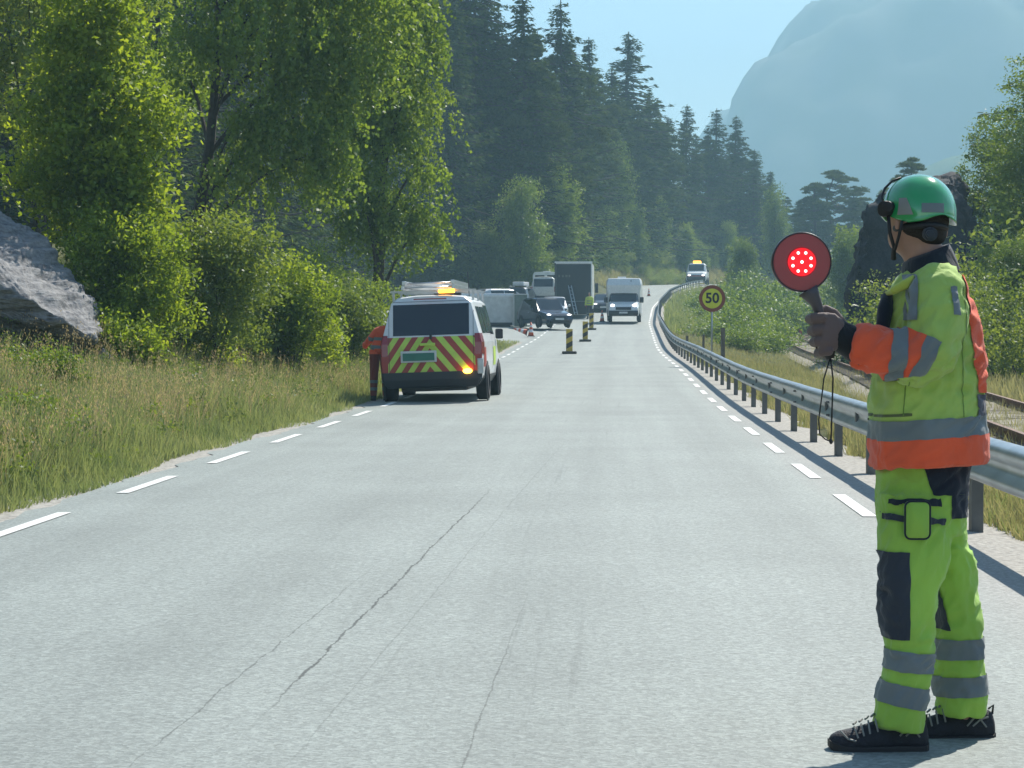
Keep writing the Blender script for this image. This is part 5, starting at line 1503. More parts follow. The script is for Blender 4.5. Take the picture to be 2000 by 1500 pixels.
# ------------------------------------------------------------ people
M['skin'] = mat('skin', (.42, .23, .16), .55, var=.1, scale=30)
M['hair'] = mat('dark_brown_hair', (.022, .016, .012), .8, var=.4, scale=120, bump=.5, bscale=200)
def cloth(name, col, rough=.8, var=.12, fold=.5):
    m = mat(name, col, rough, var=var*1.6, scale=2.6, spec=.25)
    nt = m.node_tree; bs = nt.nodes["Principled BSDF"]
    tc = nt.nodes.new('ShaderNodeTexCoord')
    mp = nt.nodes.new('ShaderNodeMapping'); mp.inputs['Scale'].default_value = (5.5, 5.5, 2.2); nt.links.new(tc.outputs['Object'], mp.inputs['Vector'])
    n = nt.nodes.new('ShaderNodeTexNoise'); n.inputs['Scale'].default_value = 1.6; n.inputs['Detail'].default_value = 3; n.inputs['Distortion'].default_value = .8; nt.links.new(mp.outputs[0], n.inputs['Vector'])
    w = nt.nodes.new('ShaderNodeTexNoise'); w.inputs['Scale'].default_value = 420; w.inputs['Detail'].default_value = 2; nt.links.new(tc.outputs['Object'], w.inputs['Vector'])
    b1 = nt.nodes.new('ShaderNodeBump'); b1.inputs['Strength'].default_value = fold; b1.inputs['Distance'].default_value = .05; nt.links.new(n.outputs[0], b1.inputs['Height'])
    b2 = nt.nodes.new('ShaderNodeBump'); b2.inputs['Strength'].default_value = .5; b2.inputs['Distance'].default_value = .003; nt.links.new(w.outputs[0], b2.inputs['Height']); nt.links.new(b1.outputs[0], b2.inputs['Normal'])
    nt.links.new(b2.outputs[0], bs.inputs['Normal'])
    bs.inputs['Sheen Weight'].default_value = .2
    return m
def fluo(name, col, glow, k):
    # fluorescent dye: reflects a little more than it receives in its own hue; modelled as bright base colour plus translucency of thin cloth
    m = cloth(name, col); return m
M['hv_green'] = cloth('fluorescent_yellow_green_cloth', (.40, .56, .12))
M['hv_green2'] = cloth('trouser_yellow_green_cloth', (.34, .57, .08))
M['hv_yellow'] = cloth('sun_yellow_cloth', (.52, .62, .10))
M['hv_orange'] = cloth('fluorescent_orange_cloth', (.85, .12, .045))
M['tape'] = cloth('reflective_tape', (.17, .20, .205), .45, fold=.25)
M['navy'] = cloth('navy_cloth', (.012, .018, .030))
M['knee'] = cloth('charcoal_knee_cloth', (.035, .042, .055))
M['lining'] = cloth('grey_lining_cloth', (.10, .10, .12))
M['glove'] = cloth('taupe_work_glove', (.15, .105, .095), .75, fold=.3)
M['cuff'] = cloth('black_neoprene_cuff', (.008, .011, .013), .7)
M['helmet'] = mat('glossy_green_helmet', (.016, .30, .085), .16, var=.06, coat=.8, spec=.6)
M['strap'] = mat('black_strap', (.012, .012, .014), .6)
M['shoe'] = mat('dark_shoe_mesh', (.014, .016, .024), .7, var=.4, scale=30, bump=.4, bscale=180)
M['sole'] = mat('black_shoe_sole', (.012, .013, .016), .6)
M['shoe_trim'] = mat('grey_shoe_trim', (.22, .22, .20), .5)

YW = 7.04
def W(u, v, dy=0.0):
    return at(u, v, YW + dy)
S_ = FPX/YW
wk = empty('worker', (1.37, YW, 0), (0, 0, 0), 'person in yellow green and orange work clothes and green helmet holding a stop light', 'person')
ORG = Vector((1.37, YW, 0))
def wmesh(mb_or_me, *a): pass
def wlink(name, me, m_, sm=True, parent=None):
    """geometry is written in world metres; the thing's origin stands between the feet"""
    me.transform(Matrix.Translation(-ORG))
    return link(name, me, m_, parent or wk, sm)
def ring_el(c, rx, ry, n=28, ax=Vector((1, 0, 0)), ay=Vector((0, 1, 0)), p=2.3, wob=0, ph=0):
    out = []
    for k in range(n):
        t = 2*math.pi*k/n
        ct, st = math.cos(t), math.sin(t)
        q = 1 + wob*math.sin(3*t + ph) + wob*.6*math.sin(7*t + ph*2)
        out.append(Vector(c) + ax*rx*q*math.copysign(abs(ct)**(2/p), ct) + ay*ry*q*math.copysign(abs(st)**(2/p), st))
    return out
def side_ring(uL, uR, v, dy, ry, tilt=0, wob=.012, ph=0, p=2.3):
    """a ring spanning the photo columns uL..uR at row v, dy behind the standing line"""
    a = W(uL, v, dy); b = W(uR, v + tilt, dy)
    c = (a+b)/2; ax = (b-a); rx = ax.length/2
    return ring_el(c, rx, ry, 32, ax.normalized(), Vector((0, 1, 0)), p, wob, ph)

# --- the body itself: one continuous skin from feet to head
mb = MB()
mb.rings([side_ring(1770, 1865, 930, 0, .09), side_ring(1745, 1885, 860, 0, .15), side_ring(1740, 1895, 760, 0, .15), side_ring(1755, 1890, 640, 0, .17), side_ring(1780, 1880, 570, 0, .16), side_ring(1785, 1850, 535, .01, .09)])
mb.tube([W(1822, 560, .02), W(1808, 510, .02), W(1795, 470, .02)], [.075, .066, .068], 16)
mb.ell(W(1792, 418, .02), (.088, .10, .118), 20, 14)
mb.ell(W(1768, 462, .04), (.058, .075, .060), 16, 10)          # jaw
mb.ell(W(1748, 462, .09), (.024, .035, .030), 12, 8)            # chin
mb.ell(W(1741, 430, .12), (.016, .024, .024), 12, 8)            # nose
mb.ell(W(1846, 450, .06), (.012, .020, .032), 10, 8)            # far ear
mb.ell(W(1752, 436, -.06), (.014, .014, .030), 10, 8)           # near ear
for yy, hx, kx, ax_, z_h in ((-.085, 1785, 1782, 1768, 1330), (.13, 1838, 1868, 1882, 1300)):
    mb.tube([W(hx, 940, yy), W(hx, 1010, yy), W(kx, 1170, yy), W(kx, 1230, yy), W(ax_, 1395, yy), W(ax_, 1420, yy)], [.045, .050, .046, .045, .030, .028], 14)
    mb.tube([W(ax_+10, 1436, yy), W(ax_-50, 1442, yy), W(ax_-100, 1450, yy)], [.030, .028, .018], 12)
def arm(mb, pts, rad): mb.tube(pts, rad, 14)
sh_n, el_n, wr_n = W(1835, 590, -.20), W(1815, 698, -.25), W(1655, 668, -.20)
arm(mb, [W(1835, 570, -.12), sh_n, el_n, W(1740, 685, -.225), wr_n], [.06, .055, .045, .042, .032])
mb.ell((wr_n + W(1625, 650, -.19))/2, (.045, .02, .04), 12, 8)
arm(mb, [W(1850, 580, .14), W(1855, 600, .22), W(1862, 730, .27), W(1800, 840, .26)], [.06, .055, .045, .032])
body = fuse(mb, 'body', .011, 6)
wlink('body', body, M['skin'])

# --- hand in glove closed round the grip
HY = -.19
def fing(mb, pts, rad): mb.tube(pts, rad, 10); mb.ell(pts[-1], (rad[-1],)*3, 10, 8); mb.ell(pts[0], (rad[0],)*3, 10, 8)
gl = MB()
gl.rings([ring_el(W(1652, 662, HY-.005), .030, .032, 16, Vector((.25, 0, 1)).normalized(), Vector((0, 1, 0))), ring_el(W(1638, 655, HY-.012), .050, .030, 16, Vector((.25, 0, 1)).normalized(), Vector((0, 1, 0))),
          ring_el(W(1622, 652, HY-.028), .066, .022, 16, Vector((.22, 0, 1)).normalized(), Vector((0, 1, 0))), ring_el(W(1606, 650, HY-.036), .066, .017, 16, Vector((.2, 0, 1)).normalized(), Vector((0, 1, 0)))])
for i, (v, dx, rr_) in enumerate([(620, 0, .0165), (643, 4, .0172), (665, 8, .0165), (686, 16, .0145)]):
    fing(gl, [W(1608 + dx*.7, v, HY-.038), W(1589 + dx, v+1, HY-.034), W(1581 + dx, v+3, HY-.004), W(1590 + dx, v+5, HY+.026), W(1606 + dx, v+6, HY+.034)], [rr_, rr_*1.02, rr_*.98, rr_*.92, rr_*.85])
fing(gl, [W(1642, 632, HY+.012), W(1628, 612, HY+.018), W(1612, 604, HY+.008), W(1598, 608, HY-.002)], [.020, .017, .0155, .013])
g_me = fuse(gl, 'glove', .0032, 4)
glo = wlink('glove', g_me, M['glove'])
# bare sunlit fingertips above the glove on the thumb side
mb = MB(); mb.rings([ring_el(W(1664, 668, HY), .058, .047, 20, Vector((.12, 0, 1)).normalized(), Vector((0, 1, 0))), ring_el(W(1648, 660, HY), .044, .038, 20, Vector((.2, 0, 1)).normalized(), Vector((0, 1, 0)))])
mb = MB()
ux = (W(1680, 680, -.2) - W(1632, 652, -.19)).normalized(); uz = Vector((-ux.z, 0, ux.x)); 
uz = Vector((.28, 0, 1)).normalized()
for nm, u0, u1, r0, r1, m_ in (('cuff', 1632, 1684, .047, .060, 'cuff'),):
    rg = [ring_el(W(u0 + (u1-u0)*k/6, 652 + 30*k/6, HY), r0 + (r1-r0)*k/6, (r0 + (r1-r0)*k/6)*.9, 24, uz, Vector((0, 1, 0)), 2.2, .02, k) for k in range(7)]
    mb.rings(rg); cme = mb.mesh(nm)
    cpy = cme.copy()
    wlink(nm, cme, M[m_])
    a = W(1648, 625, HY); bb = W(1668, 640, HY)
    c1 = clip_patch(cme, 'green_trim', [(W(1650, 655, 0) - ORG, (1, 0, -.25)), (W(1662, 655, 0) - ORG, (-1, 0, .25)), (W(1650, 662, 0) - ORG, (0, 0, 1))], M['hv_green'], wk, .003)
    c2_ = clip_patch(cme, 'green_trim', [(W(1669, 655, 0) - ORG, (1, 0, -.3)), (W(1690, 655, 0) - ORG, (-1, 0, -.1)), (W(1650, 674, 0) - ORG, (0, 0, 1))], M['hv_green'], wk, .003)

# --- trousers
tm = MB()
pel = [side_ring(1716, 1893, 880, .02, .165, 0, .01), side_ring(1713, 1895, 915, .02, .17, 0, .01), side_ring(1713, 1887, 960, .02, .175, 0, .012, 1), side_ring(1716, 1882, 1005, .02, .175, 0, .012, 2), side_ring(1722, 1878, 1040, .02, .16, 0, .01)]
tm.rings(pel)
near = [(960, 1716, 1840, -.065, .100), (1000, 1718, 1850, -.075, .100), (1040, 1716, 1852, -.085, .098), (1080, 1713, 1853, -.09, .096), (1120, 1713, 1846, -.10, .094), (1160, 1714, 1838, -.10, .090), (1200, 1716, 1830, -.10, .088),
        (1235, 1722, 1827, -.10, .086), (1262, 1726, 1824, -.10, .084), (1290, 1727, 1821, -.10, .084), (1320, 1722, 1817, -.10, .083), (1350, 1713, 1814, -.10, .083), (1380, 1707, 1810, -.10, .083), (1400, 1703, 1808, -.10, .084), (1418, 1704, 1806, -.10, .084)]
tl = [side_ring(a, b, v, dy, ry, 4 if v < 1250 else (10 if v < 1390 else 14), .025, v*.031) for v, a, b, dy, ry in near]
tm.rings(tl)
far = [(960, 1770, 1887, .12, .095), (1010, 1775, 1886, .13, .100), (1050, 1790, 1888, .14, .10), (1080, 1800, 1899, .14, .098), (1105, 1810, 1907, .14, .096), (1150, 1826, 1906, .14, .092), (1200, 1826, 1914, .14, .088), (1250, 1826, 1919, .14, .086),
       (1290, 1825, 1923, .14, .084), (1330, 1825, 1926, .14, .084), (1370, 1827, 1928, .14, .084), (1398, 1829, 1926, .14, .084)]
tm.rings([side_ring(a, b, v, dy, ry, 0 if v > 1300 else -3, .025, v*.023) for v, a, b, dy, ry in far])
tr_me = fuse(tm, 'trousers', .0085, 5)
def fold(me, amp, f=(9, 9, 5), seed=0, zmask=None):
    me.update()
    nrm = [v.normal.copy() for v in me.vertices]
    for v, nn in zip(me.vertices, nrm):
        p = v.co
        q = Vector((p.x*f[0] + seed, p.y*f[1], p.z*f[2] - p.x*3))
        w1 = mnoise.noise(q*.6)*.9
        d = mnoise.noise(q) + .75*(1 - abs(mnoise.noise(Vector((q.x*2.1 + w1, q.y*2.1, q.z*2.9 + w1*2))))*3) - .45
        k = zmask(p) if zmask else 1
        v.co = p + nn*d*amp*k
    me.update()
fold(tr_me, .010, (8, 8, 7), 3, lambda p: 1.0)
wlink('trousers', tr_me, M['hv_green2'])
def pl(u, v, no, dy=0): return (W(u, v, dy) - ORG, no)
def slab_uv(me, name, m_, v0L, v0R, v1L, v1R, uL, uR, dy, extra=(), off=.004, ndir=None, nthr=0.0):
    """patch between an upper line (v0L at uL .. v0R at uR) and a lower line"""
    a, b = W(uL, v0L, dy) - ORG, W(uR, v0R, dy) - ORG
    d = b - a; n1 = Vector((d.z, 0, -d.x)).normalized()
    c, e = W(uL, v1L, dy) - ORG, W(uR, v1R, dy) - ORG
    d2 = e - c; n2_ = Vector((-d2.z, 0, d2.x)).normalized()
    return clip_patch(me, name, [(a, n1), (c, n2_)] + list(extra), m_, wk, off, ndir, nthr)
NL = lambda: [(Vector((0, .02, 0)), (0, -1, 0))]
def only(dy0, dy1): return [(Vector((0, dy0, 0)), (0, 1, 0)), (Vector((0, dy1, 0)), (0, -1, 0))]
nearp = [(Vector((0, .02, 0)), (0, -1, 0))]; farp = [(Vector((0, .03, 0)), (0, 1, 0))]
slab_uv(tr_me, 'reflective_band', M['tape'], 1270, 1279, 1308, 1320, 1725, 1821, -.18, nearp)
slab_uv(tr_me, 'reflective_band', M['tape'], 1329, 1349, 1372, 1392, 1714, 1814, -.18, nearp)
slab_uv(tr_me, 'reflective_band', M['tape'], 1252, 1249, 1292, 1289, 1826, 1920, .06, farp)
slab_uv(tr_me, 'reflective_band', M['tape'], 1326, 1321, 1366, 1361, 1826, 1927, .06, farp)
clip_patch(tr_me, 'knee_patch', [pl(1777, 1100, (-1, 0, 0), -.18), pl(1700, 1079, (.0, 0, -1), -.18), pl(1700, 1250, (0, 0, 1), -.18)] + nearp, M['knee'], wk, .0045, (0, -1, 0), -.15)
clip_patch(tr_me, 'knee_patch', [pl(1858, 1232, (-1, 0, -.24), .06), pl(1700, 1150, (0, 0, -1), .06), pl(1700, 1232, (0, 0, 1), .06)] + farp, M['knee'], wk, .0045, (0, -1, 0), -.1)
clip_patch(tr_me, 'hip_panel', [pl(1800, 915, (1, 0, .35), -.1), pl(1800, 966, (0, 0, 1), -.1)], M['navy'], wk, .004, (0, -1, 0), -.3)
clip_patch(tr_me, 'hip_panel', [pl(1854, 915, (1, 0, 0), -.1), pl(1800, 1012, (0, 0, 1), -.1), pl(1800, 966, (0, 0, -1), -.1)], M['navy'], wk, .003, (0, -1, 0), -.3)
slab_uv(tr_me, 'pocket_flap', M['navy'], 978, 976, 985, 990, 1742, 1842, -.18, [pl(1742, 980, (1, 0, 0), -.18), pl(1841, 980, (-1, 0, 0), -.18)], .010, (0, -1, 0), .1)
slab_uv(tr_me, 'pocket_strap', M['knee'], 1005, 1016, 1017, 1027, 1734, 1850, -.18, [pl(1733, 980, (1, 0, 0), -.18), pl(1851, 980, (-1, 0, 0), -.18), (Vector((0, 0, 0)), (0, -1, 0))], .006, (0, -1, 0), -.3)
# phone pocket with dark piping
pk = MB(); c = W(1792, 1016, -.19)
def rrect(cx, cz, y, w, h, r, n=5):
    out = []
    for qx, qz, a0 in ((1, 1, 0), (-1, 1, 90), (-1, -1, 180), (1, -1, 270)):
        for k in range(n):
            a = R(a0 + 90*k/(n-1)); out.append(Vector((cx + qx*(w-r) + r*math.cos(a), y, cz + qz*(h-r) + r*math.sin(a))))
    return out
w_, h_ = 24/S_, 36/S_
pk.rings([rrect(c.x, c.z, c.y+.05, w_, h_, .018), rrect(c.x, c.z, c.y+.004, w_, h_, .018), rrect(c.x, c.z, c.y-.008, w_*.85, h_*.9, .014)])
wlink('pocket', pk.mesh('pocket'), M['hv_green2'])
pk = MB(); rp = rrect(c.x, c.z, c.y-.002, w_, h_, .018); pk.tube(rp + [rp[0]], .0030, 6, False); wlink('pocket_piping', pk.mesh('pocket_piping'), M['navy'])

# --- jacket
jm = MB()
tors = [(912, 1703, 1922, .02, .215, -16), (880, 1702, 1922, .02, .22, -14), (840, 1702, 1921, .02, .218, -10), (790, 1702, 1919, .02, .212, -4), (740, 1706, 1918, .02, .21, 0), (690, 1715, 1914, .02, .212, 0), (640, 1727, 1907, .02, .215, 0),
        (600, 1733, 1896, .02, .212, 0), (572, 1738, 1884, .02, .20, 0), (548, 1752, 1872, .02, .165, 0), (528, 1770, 1860, .02, .12, 0), (512, 1782, 1850, .02, .085, 0)]
jm.rings([side_ring(a, b, v, dy, ry, tl_, .014, v*.02, 2.5) for v, a, b, dy, ry, tl_ in tors])
# near sleeve: shoulder, upper arm hanging, elbow, forearm reaching forward
jm.tube([W(1828, 552, -.10), W(1832, 578, -.155), W(1830, 620, -.195), W(1826, 660, -.215), W(1818, 690, -.222), W(1795, 700, -.22), W(1760, 693, -.212), W(1715, 683, -.20), W(1668, 674, -.19)],
        [.085, .098, .097, .093, .092, .088, .083, .077, .067], 26)
# far sleeve, hanging on the hidden side
jm.tube([W(1838, 560, .12), W(1842, 600, .20), W(1850, 700, .245), W(1835, 780, .25), W(1800, 850, .24)], [.08, .088, .08, .07, .06], 20)
jk = fuse(jm, 'jacket', .0085, 7)
def jmask(p):
    z = p.z
    return .55 + .8*math.exp(-((z-1.20)/.16)**2)
fold(jk, .013, (7, 7, 8), 11, jmask)
wlink('jacket', jk, M['hv_green'])
fr = -.02
not_arm = lambda c_: not (c_.y < -.13 and c_.z > (W(0, 752, -.2).z))
# body bands
slab_uv(jk, 'reflective_band', M['tape'], 828, 813, 867, 851, 1700, 1922, -.2, (), .0045)
slab_uv(jk, 'orange_hem', M['hv_orange'], 867, 851, 960, 960, 1700, 1922, -.2, (), .005)
# forearm: orange sleeve end with two reflective bands
arm_keep = lambda c_: c_.y < -.085 and c_.z > W(0, 760, -.2).z - ORG.z and c_.z < W(0, 628, -.2).z
def armp(name, m_, u0, k0, u1, k1, off, v_=690):
    return clip_patch(jk, name, [pl(u0, v_, (1, 0, k0), -.2), pl(u1, v_, (-1, 0, -k1), -.2), (Vector((0, -.10, 0)), (0, -1, 0)), pl(1740, 742, (-.20, 0, 1), -.25), pl(1765, 637, (-.5, 0, -1), -.2)], m_, wk, off)
armp('orange_sleeve', M['hv_orange'], 1600, 0, 1792, -.45, .004)
armp('reflective_band', M['tape'], 1732, -.12, 1764, -.12, .007)
armp('reflective_band', M['tape'], 1786, -.42, 1816, -.50, .007)
# seams, a pocket edge and a grimy smear low on the jacket
M['seam'] = cloth('dark_seam_thread', (.16, .26, .05))  # thin seam lines in a darker green
M['grime'] = cloth('grimy_cloth', (.10, .13, .05))
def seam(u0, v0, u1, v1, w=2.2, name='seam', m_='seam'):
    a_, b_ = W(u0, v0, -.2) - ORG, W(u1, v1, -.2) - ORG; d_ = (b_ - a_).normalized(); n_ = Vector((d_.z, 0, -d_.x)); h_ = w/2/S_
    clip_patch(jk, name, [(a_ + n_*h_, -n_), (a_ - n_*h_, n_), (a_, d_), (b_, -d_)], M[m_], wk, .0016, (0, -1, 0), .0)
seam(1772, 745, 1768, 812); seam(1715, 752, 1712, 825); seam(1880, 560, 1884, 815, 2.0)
seam(1722, 816, 1784, 810, 5.5, 'grime', 'grime')
# shoulder tapes
up = lambda c_: c_.z > W(0, 622, -.2).z and c_.y < .0
clip_patch(jk, 'shoulder_tape', [pl(1778, 580, (1, 0, -.10), -.2), pl(1791, 580, (-1, 0, .10), -.2), pl(0, 625, (0, 0, 1), -.2), pl(0, 535, (0, 0, -1), -.2)], M['tape'], wk, .0045, (0, -1, 0), .0)
clip_patch(jk, 'shoulder_tape', [pl(1851, 590, (1, 0, .05), -.2), pl(1864, 590, (-1, 0, -.05), -.2), pl(0, 616, (0, 0, 1), -.2), pl(0, 560, (0, 0, -1), -.2)], M['tape'], wk, .0045, (0, -1, 0), .0)
# orange back
clip_patch(jk, 'orange_back', [pl(1879, 640, (1, 0, .16), -.05), pl(0, 765, (0, 0, 1), -.05), pl(0, 512, (0, 0, -1), -.05)], M['hv_orange'], wk, .005, (1, 0, .2), -.15)
clip_patch(jk, 'back_tape', [pl(1893, 640, (1, 0, .02), -.05), pl(0, 818, (0, 0, 1), -.05), pl(0, 768, (0, 0, -1), -.05)], M['lining'], wk, .004, (1, 0, 0), .3)
mb = MB()
for k in range(9):
    p = W(1893 + k*1.5 - (3 if k < 2 else 0), 575 + k*21, -.115 - .004*k); mb.ell(p, (.006, .008, .004), 8, 6)
wlink('back_seam_glints', mb.mesh('seam_glints'), M['hv_yellow'])  # yellow dots paint the sunlit highlights along the back seam
# oval air holes on the shoulder
for (u, v) in ((1847, 532), (1856, 551)):
    pass
# collar: dark, standing, open to the front
def collar():
    mb = MB()
    lo = [side_ring(1765, 1872, 548, .02, .135, -22, 0), side_ring(1762, 1866, 530, .02, .118, -24, 0), side_ring(1764, 1858, 515, .02, .105, -28, 0), side_ring(1770, 1852, 506, .02, .095, -30, 0)]
    li = [side_ring(1778, 1845, 508, .02, .085, -28, 0), side_ring(1778, 1848, 530, .02, .09, -20, 0)]
    mb.rings(lo + li, False)
    return mb.mesh('collar')
wlink('collar', collar(), M['navy'])
# lapel edge turned outward below the collar
mb = MB(); mb.tube([W(1734, 573, -.05), W(1748, 566, -.10), W(1768, 556, -.135), W(1795, 540, -.145), W(1826, 524, -.12), W(1850, 516, -.07)], [.008, .014, .016, .014, .011, .007], 10)
lp = mb.mesh('lapel'); wlink('lapel', lp, M['hv_yellow'])
# open front edge showing the dark lining
mb = MB(); mb.tube([W(1734, 578, -.03), W(1729, 605, -.05), W(1724, 640, -.06), W(1716, 690, -.03)], [.020, .026, .022, .012], 10)
wlink('front_lining', mb.mesh('front_lining'), M['navy'])
mb = MB(); mb.tube([W(1836, 503, -.06), W(1850, 506, -.06), W(1862, 514, -.06)], [.008, .012, .008], 12)
wlink('collar_fold', mb.mesh('collar_fold'), M['lining'])

# --- head gear
def helmet():
    n, m_ = 56, 22; c = W(1794, 418, .02); V = []; F = []
    rx, ry, rz_ = 72.5/S_, .132, 77/S_
    def zlow(ph):    # lower rim: camera side (-y) dips at the left, arches, dips at the back right
        u = math.cos(ph); side = math.sin(ph) < 0
        x_ = u
        return float(np.interp(x_, [-1, -.75, -.45, -.1, .25, .5, .75, 1], [.00, -.16, -.26, -.22, -.10, -.06, -.16, -.30]))
    for i in range(m_+1):
        for k in range(n):
            ph = 2*math.pi*k/n
            zl = zlow(ph)*rz_
            a = i/m_
            th = a*math.pi/2
            if a <= .86:
                tt = a/.86*math.pi/2
                x_, y_, z_ = math.sin(tt)**.92*math.cos(ph), math.sin(tt)**.92*math.sin(ph), math.cos(tt)
                p = Vector((x_*rx, y_*ry, z_*rz_))
                p.z = p.z
            else:
                g_ = (a-.86)/.14
                p = Vector((math.cos(ph)*rx*(1 + .0*g_), math.sin(ph)*ry, zl*g_ - .0))
                if g_ > .9: p *= 1.012; p.z = zl
            # vent ridges
            if .2 < a < .8: p *= 1 + .008*math.cos(ph*6)*math.sin((a-.2)/.6*math.pi)
            p.z += .004*math.cos(ph)*0
            V.append(c + p)
    for i in range(m_):
        for k in range(n): F.append((i*n+k, i*n+(k+1) % n, (i+1)*n+(k+1) % n, (i+1)*n+k))
    # inner skin
    o = len(V)
    for i in (m_, m_-3, m_-8):
        for k in range(n):
            q = V[i*n+k]; V.append(c + (q-c)*.955 if i < m_ else c + (q-c)*.965)
    for j in range(2):
        for k in range(n): F.append((o+j*n+k, o+(j+1)*n+k, o+(j+1)*n+(k+1) % n, o+j*n+(k+1) % n))
    for k in range(n): F.append((m_*n+k, m_*n+(k+1) % n, o+(k+1) % n, o+k))
    mb = MB(); mb.add(V, F); return mb.mesh('helmet', True, 0, .0002)
hm = helmet(); wlink('helmet', hm, M['helmet'])
clip_patch(hm, 'helmet_sticker', [pl(1799, 400, (1, 0, 0), -.1), pl(1844, 400, (-1, 0, 0), -.1), pl(0, 397, (0, 0, -1), -.1), pl(0, 415, (0, 0, 1), -.1)], M['tape'], wk, .0015, (0, -1, 0), .2)
clip_patch(hm, 'helmet_sticker', [pl(1758, 400, (1, 0, -.12), -.1), pl(1783, 418, (-1, 0, -.34), -.1), pl(0, 419, (0, 0, 1), -.1), pl(0, 386, (0, 0, -1), -.1), (Vector((0, -.02, 0)), (0, -1, 0))], M['shoe_trim'], wk, .0015, (-.3, -1, 0), .35)
mb = MB(); mb.cyl(W(1731, 408, -.045), (-.8, -.6, 0), .026, .03, 18); mb.cyl(W(1736, 404, -.06), (-.5, -.8, 0), .018, .03, 14)
wlink('ear_muff_mount', mb.mesh('mount', True, .003), M['strap'])
mb = MB(); mb.tube([W(1727, 400, -.02), W(1722, 385, 0), W(1728, 368, .02), W(1742, 354, .03), W(1760, 347, .03)], .004, 8); wlink('goggle_band', mb.mesh('band'), M['strap'])
mb = MB(); mb.tube([W(1735, 420, -.05), W(1738, 455, -.05), W(1746, 482, -.03), W(1745, 505, .0)], [.006, .006, .006, .010], 8)
mb.tube([W(1762, 432, -.09), W(1756, 460, -.07), W(1748, 488, -.04)], .005, 8); wlink('chin_strap', mb.mesh('strap'), M['strap'])
# hair and head band below the helmet
mb = MB(); mb.ell(W(1797, 432, .02), (.092, .106, .082), 24, 16); mb.ell(W(1808, 455, .015), (.068, .084, .055), 20, 12)
hr = fuse(mb, 'hair', .007, 3)
bm = bmesh.new(); bm.from_mesh(hr)
g = list(bm.verts) + list(bm.edges) + list(bm.faces)
bmesh.ops.bisect_plane(bm, geom=g, plane_co=W(1758, 440, 0), plane_no=Vector((1, -.55, .35)), clear_inner=True)
bm.to_mesh(hr); bm.free()
wlink('hair', hr, M['hair'])
mb = MB()
hb = []
for k in range(15):
    a = R(-165 + 150*k/14 + 0)
    cc = W(1795, 447 - 4*math.sin(k/14*3.14), .02)
    hb.append(cc + Vector((math.cos(a)*.083, math.sin(a)*.108, 0)))
mb.tube(hb, .011, 8, True); wlink('head_band', mb.mesh('head_band'), M['strap'])
mb = MB(); mb.cyl(W(1816, 457, -.095), (.15, -1, -.1), .022, .026, 20); mb.cyl(W(1816, 457, -.112), (.15, -1, -.1), .013, .012, 16); wlink('band_knob', mb.mesh('knob', True, .002), M['knee'])

# --- shoes
def shoe(u0, u1, vb, dy, label=None):
    """toe at u0, heel at u1, sole on row vb"""
    prof_ = [ # f along, top height px, bottom px above ground, half width
        (.0, 26, 10, .016), (.03, 36, 6, .030), (.10, 43, 2, .042), (.22, 48, 0, .050), (.36, 56, 0, .052), (.50, 66, 0, .047), (.64, 74, 1, .043), (.78, 74, 1, .041), (.90, 72, 0, .040), (.97, 66, 2, .034), (1.0, 44, 6, .020)]
    k = (u1-u0)/192.0
    rings = []; sole = []
    for f, ht, b_, hw in prof_:
        c = W(u0 + (u1-u0)*f, vb, dy); px = 1/S_
        zt = c.z + (ht*k)*px*.93; zb = c.z + b_*px
        hw *= 1.0
        ring = []
        for q in range(18):
            a = 2*math.pi*q/18; ca, sa = math.cos(a), math.sin(a)
            wz = (zt+zb)/2 + (zt-zb)/2*(abs(sa)**.8*math.copysign(1, sa))
            ring.append(Vector((c.x, c.y + hw*math.copysign(abs(ca)**.7, ca)*(1 - .35*max(0, sa)), wz)))
        rings.append(ring)
        zs = zb + 15*k*px
        sole.append([Vector((c.x + (0), c.y + sy*(hw+.006), zz)) for sy, zz in ((-1, zb-.001), (1, zb-.001), (1, zs), (-1, zs))])
    mb = MB(); mb.rings(rings); sh = fuse(mb, 'shoe', .006, 2)
    s = wlink('shoe', sh, M['shoe'])
    mb = MB(); mb.rings(sole); q = mb.mesh('sole', True, .003); q.transform(Matrix.Translation(-ORG)); link('sole', q, M['sole'], s)
    px = 1/S_
    def line(pts, r=.0032):
        mb = MB(); mb.tube([W(u0 + (u1-u0)*f, vb - h*k, dy - hw) for f, h, hw in pts], r, 6); t = mb.mesh('trim'); t.transform(Matrix.Translation(-ORG)); link('trim', t, M['shoe_trim'], s)
    for a, b_ in (((.26, 49, .030), (.30, 26, .054)), ((.33, 54, .028), (.36, 30, .055)), ((.40, 60, .028), (.42, 34, .053)), ((.47, 64, .028), (.50, 38, .049))):
        line([a, ((a[0]+b_[0])/2, (a[1]+b_[1])/2, .047), b_])
    line([(.12, 40, .036), (.20, 24, .050), (.28, 20, .054)])
    line([(.72, 30, .046), (.80, 48, .044), (.90, 54, .040)]); line([(.78, 30, .046), (.86, 44, .042), (.94, 48, .036)]); line([(.84, 48, .042), (.92, 28, .041)])
    # laces over the tongue
    mb = MB()
    for f, h in ((.27, 53), (.33, 58), (.39, 63), (.45, 68)):
        mb.tube([W(u0 + (u1-u0)*(f-.02), vb - h*k, dy-.026), W(u0 + (u1-u0)*(f+.01), vb - (h+5)*k, dy), W(u0 + (u1-u0)*(f-.02), vb - h*k, dy+.026)], .0038, 6)
    t = mb.mesh('lace'); t.transform(Matrix.Translation(-ORG)); link('lace', t, M['shoe_trim'], s)
    mb = MB(); mb.tube([W(u1-12, vb-64*k, dy), W(u1-2, vb-72*k, dy), W(u1-4, vb-54*k, dy)], .004, 6); t = mb.mesh('heel_loop'); t.transform(Matrix.Translation(-ORG)); link('heel_loop', t, M['strap'], s)
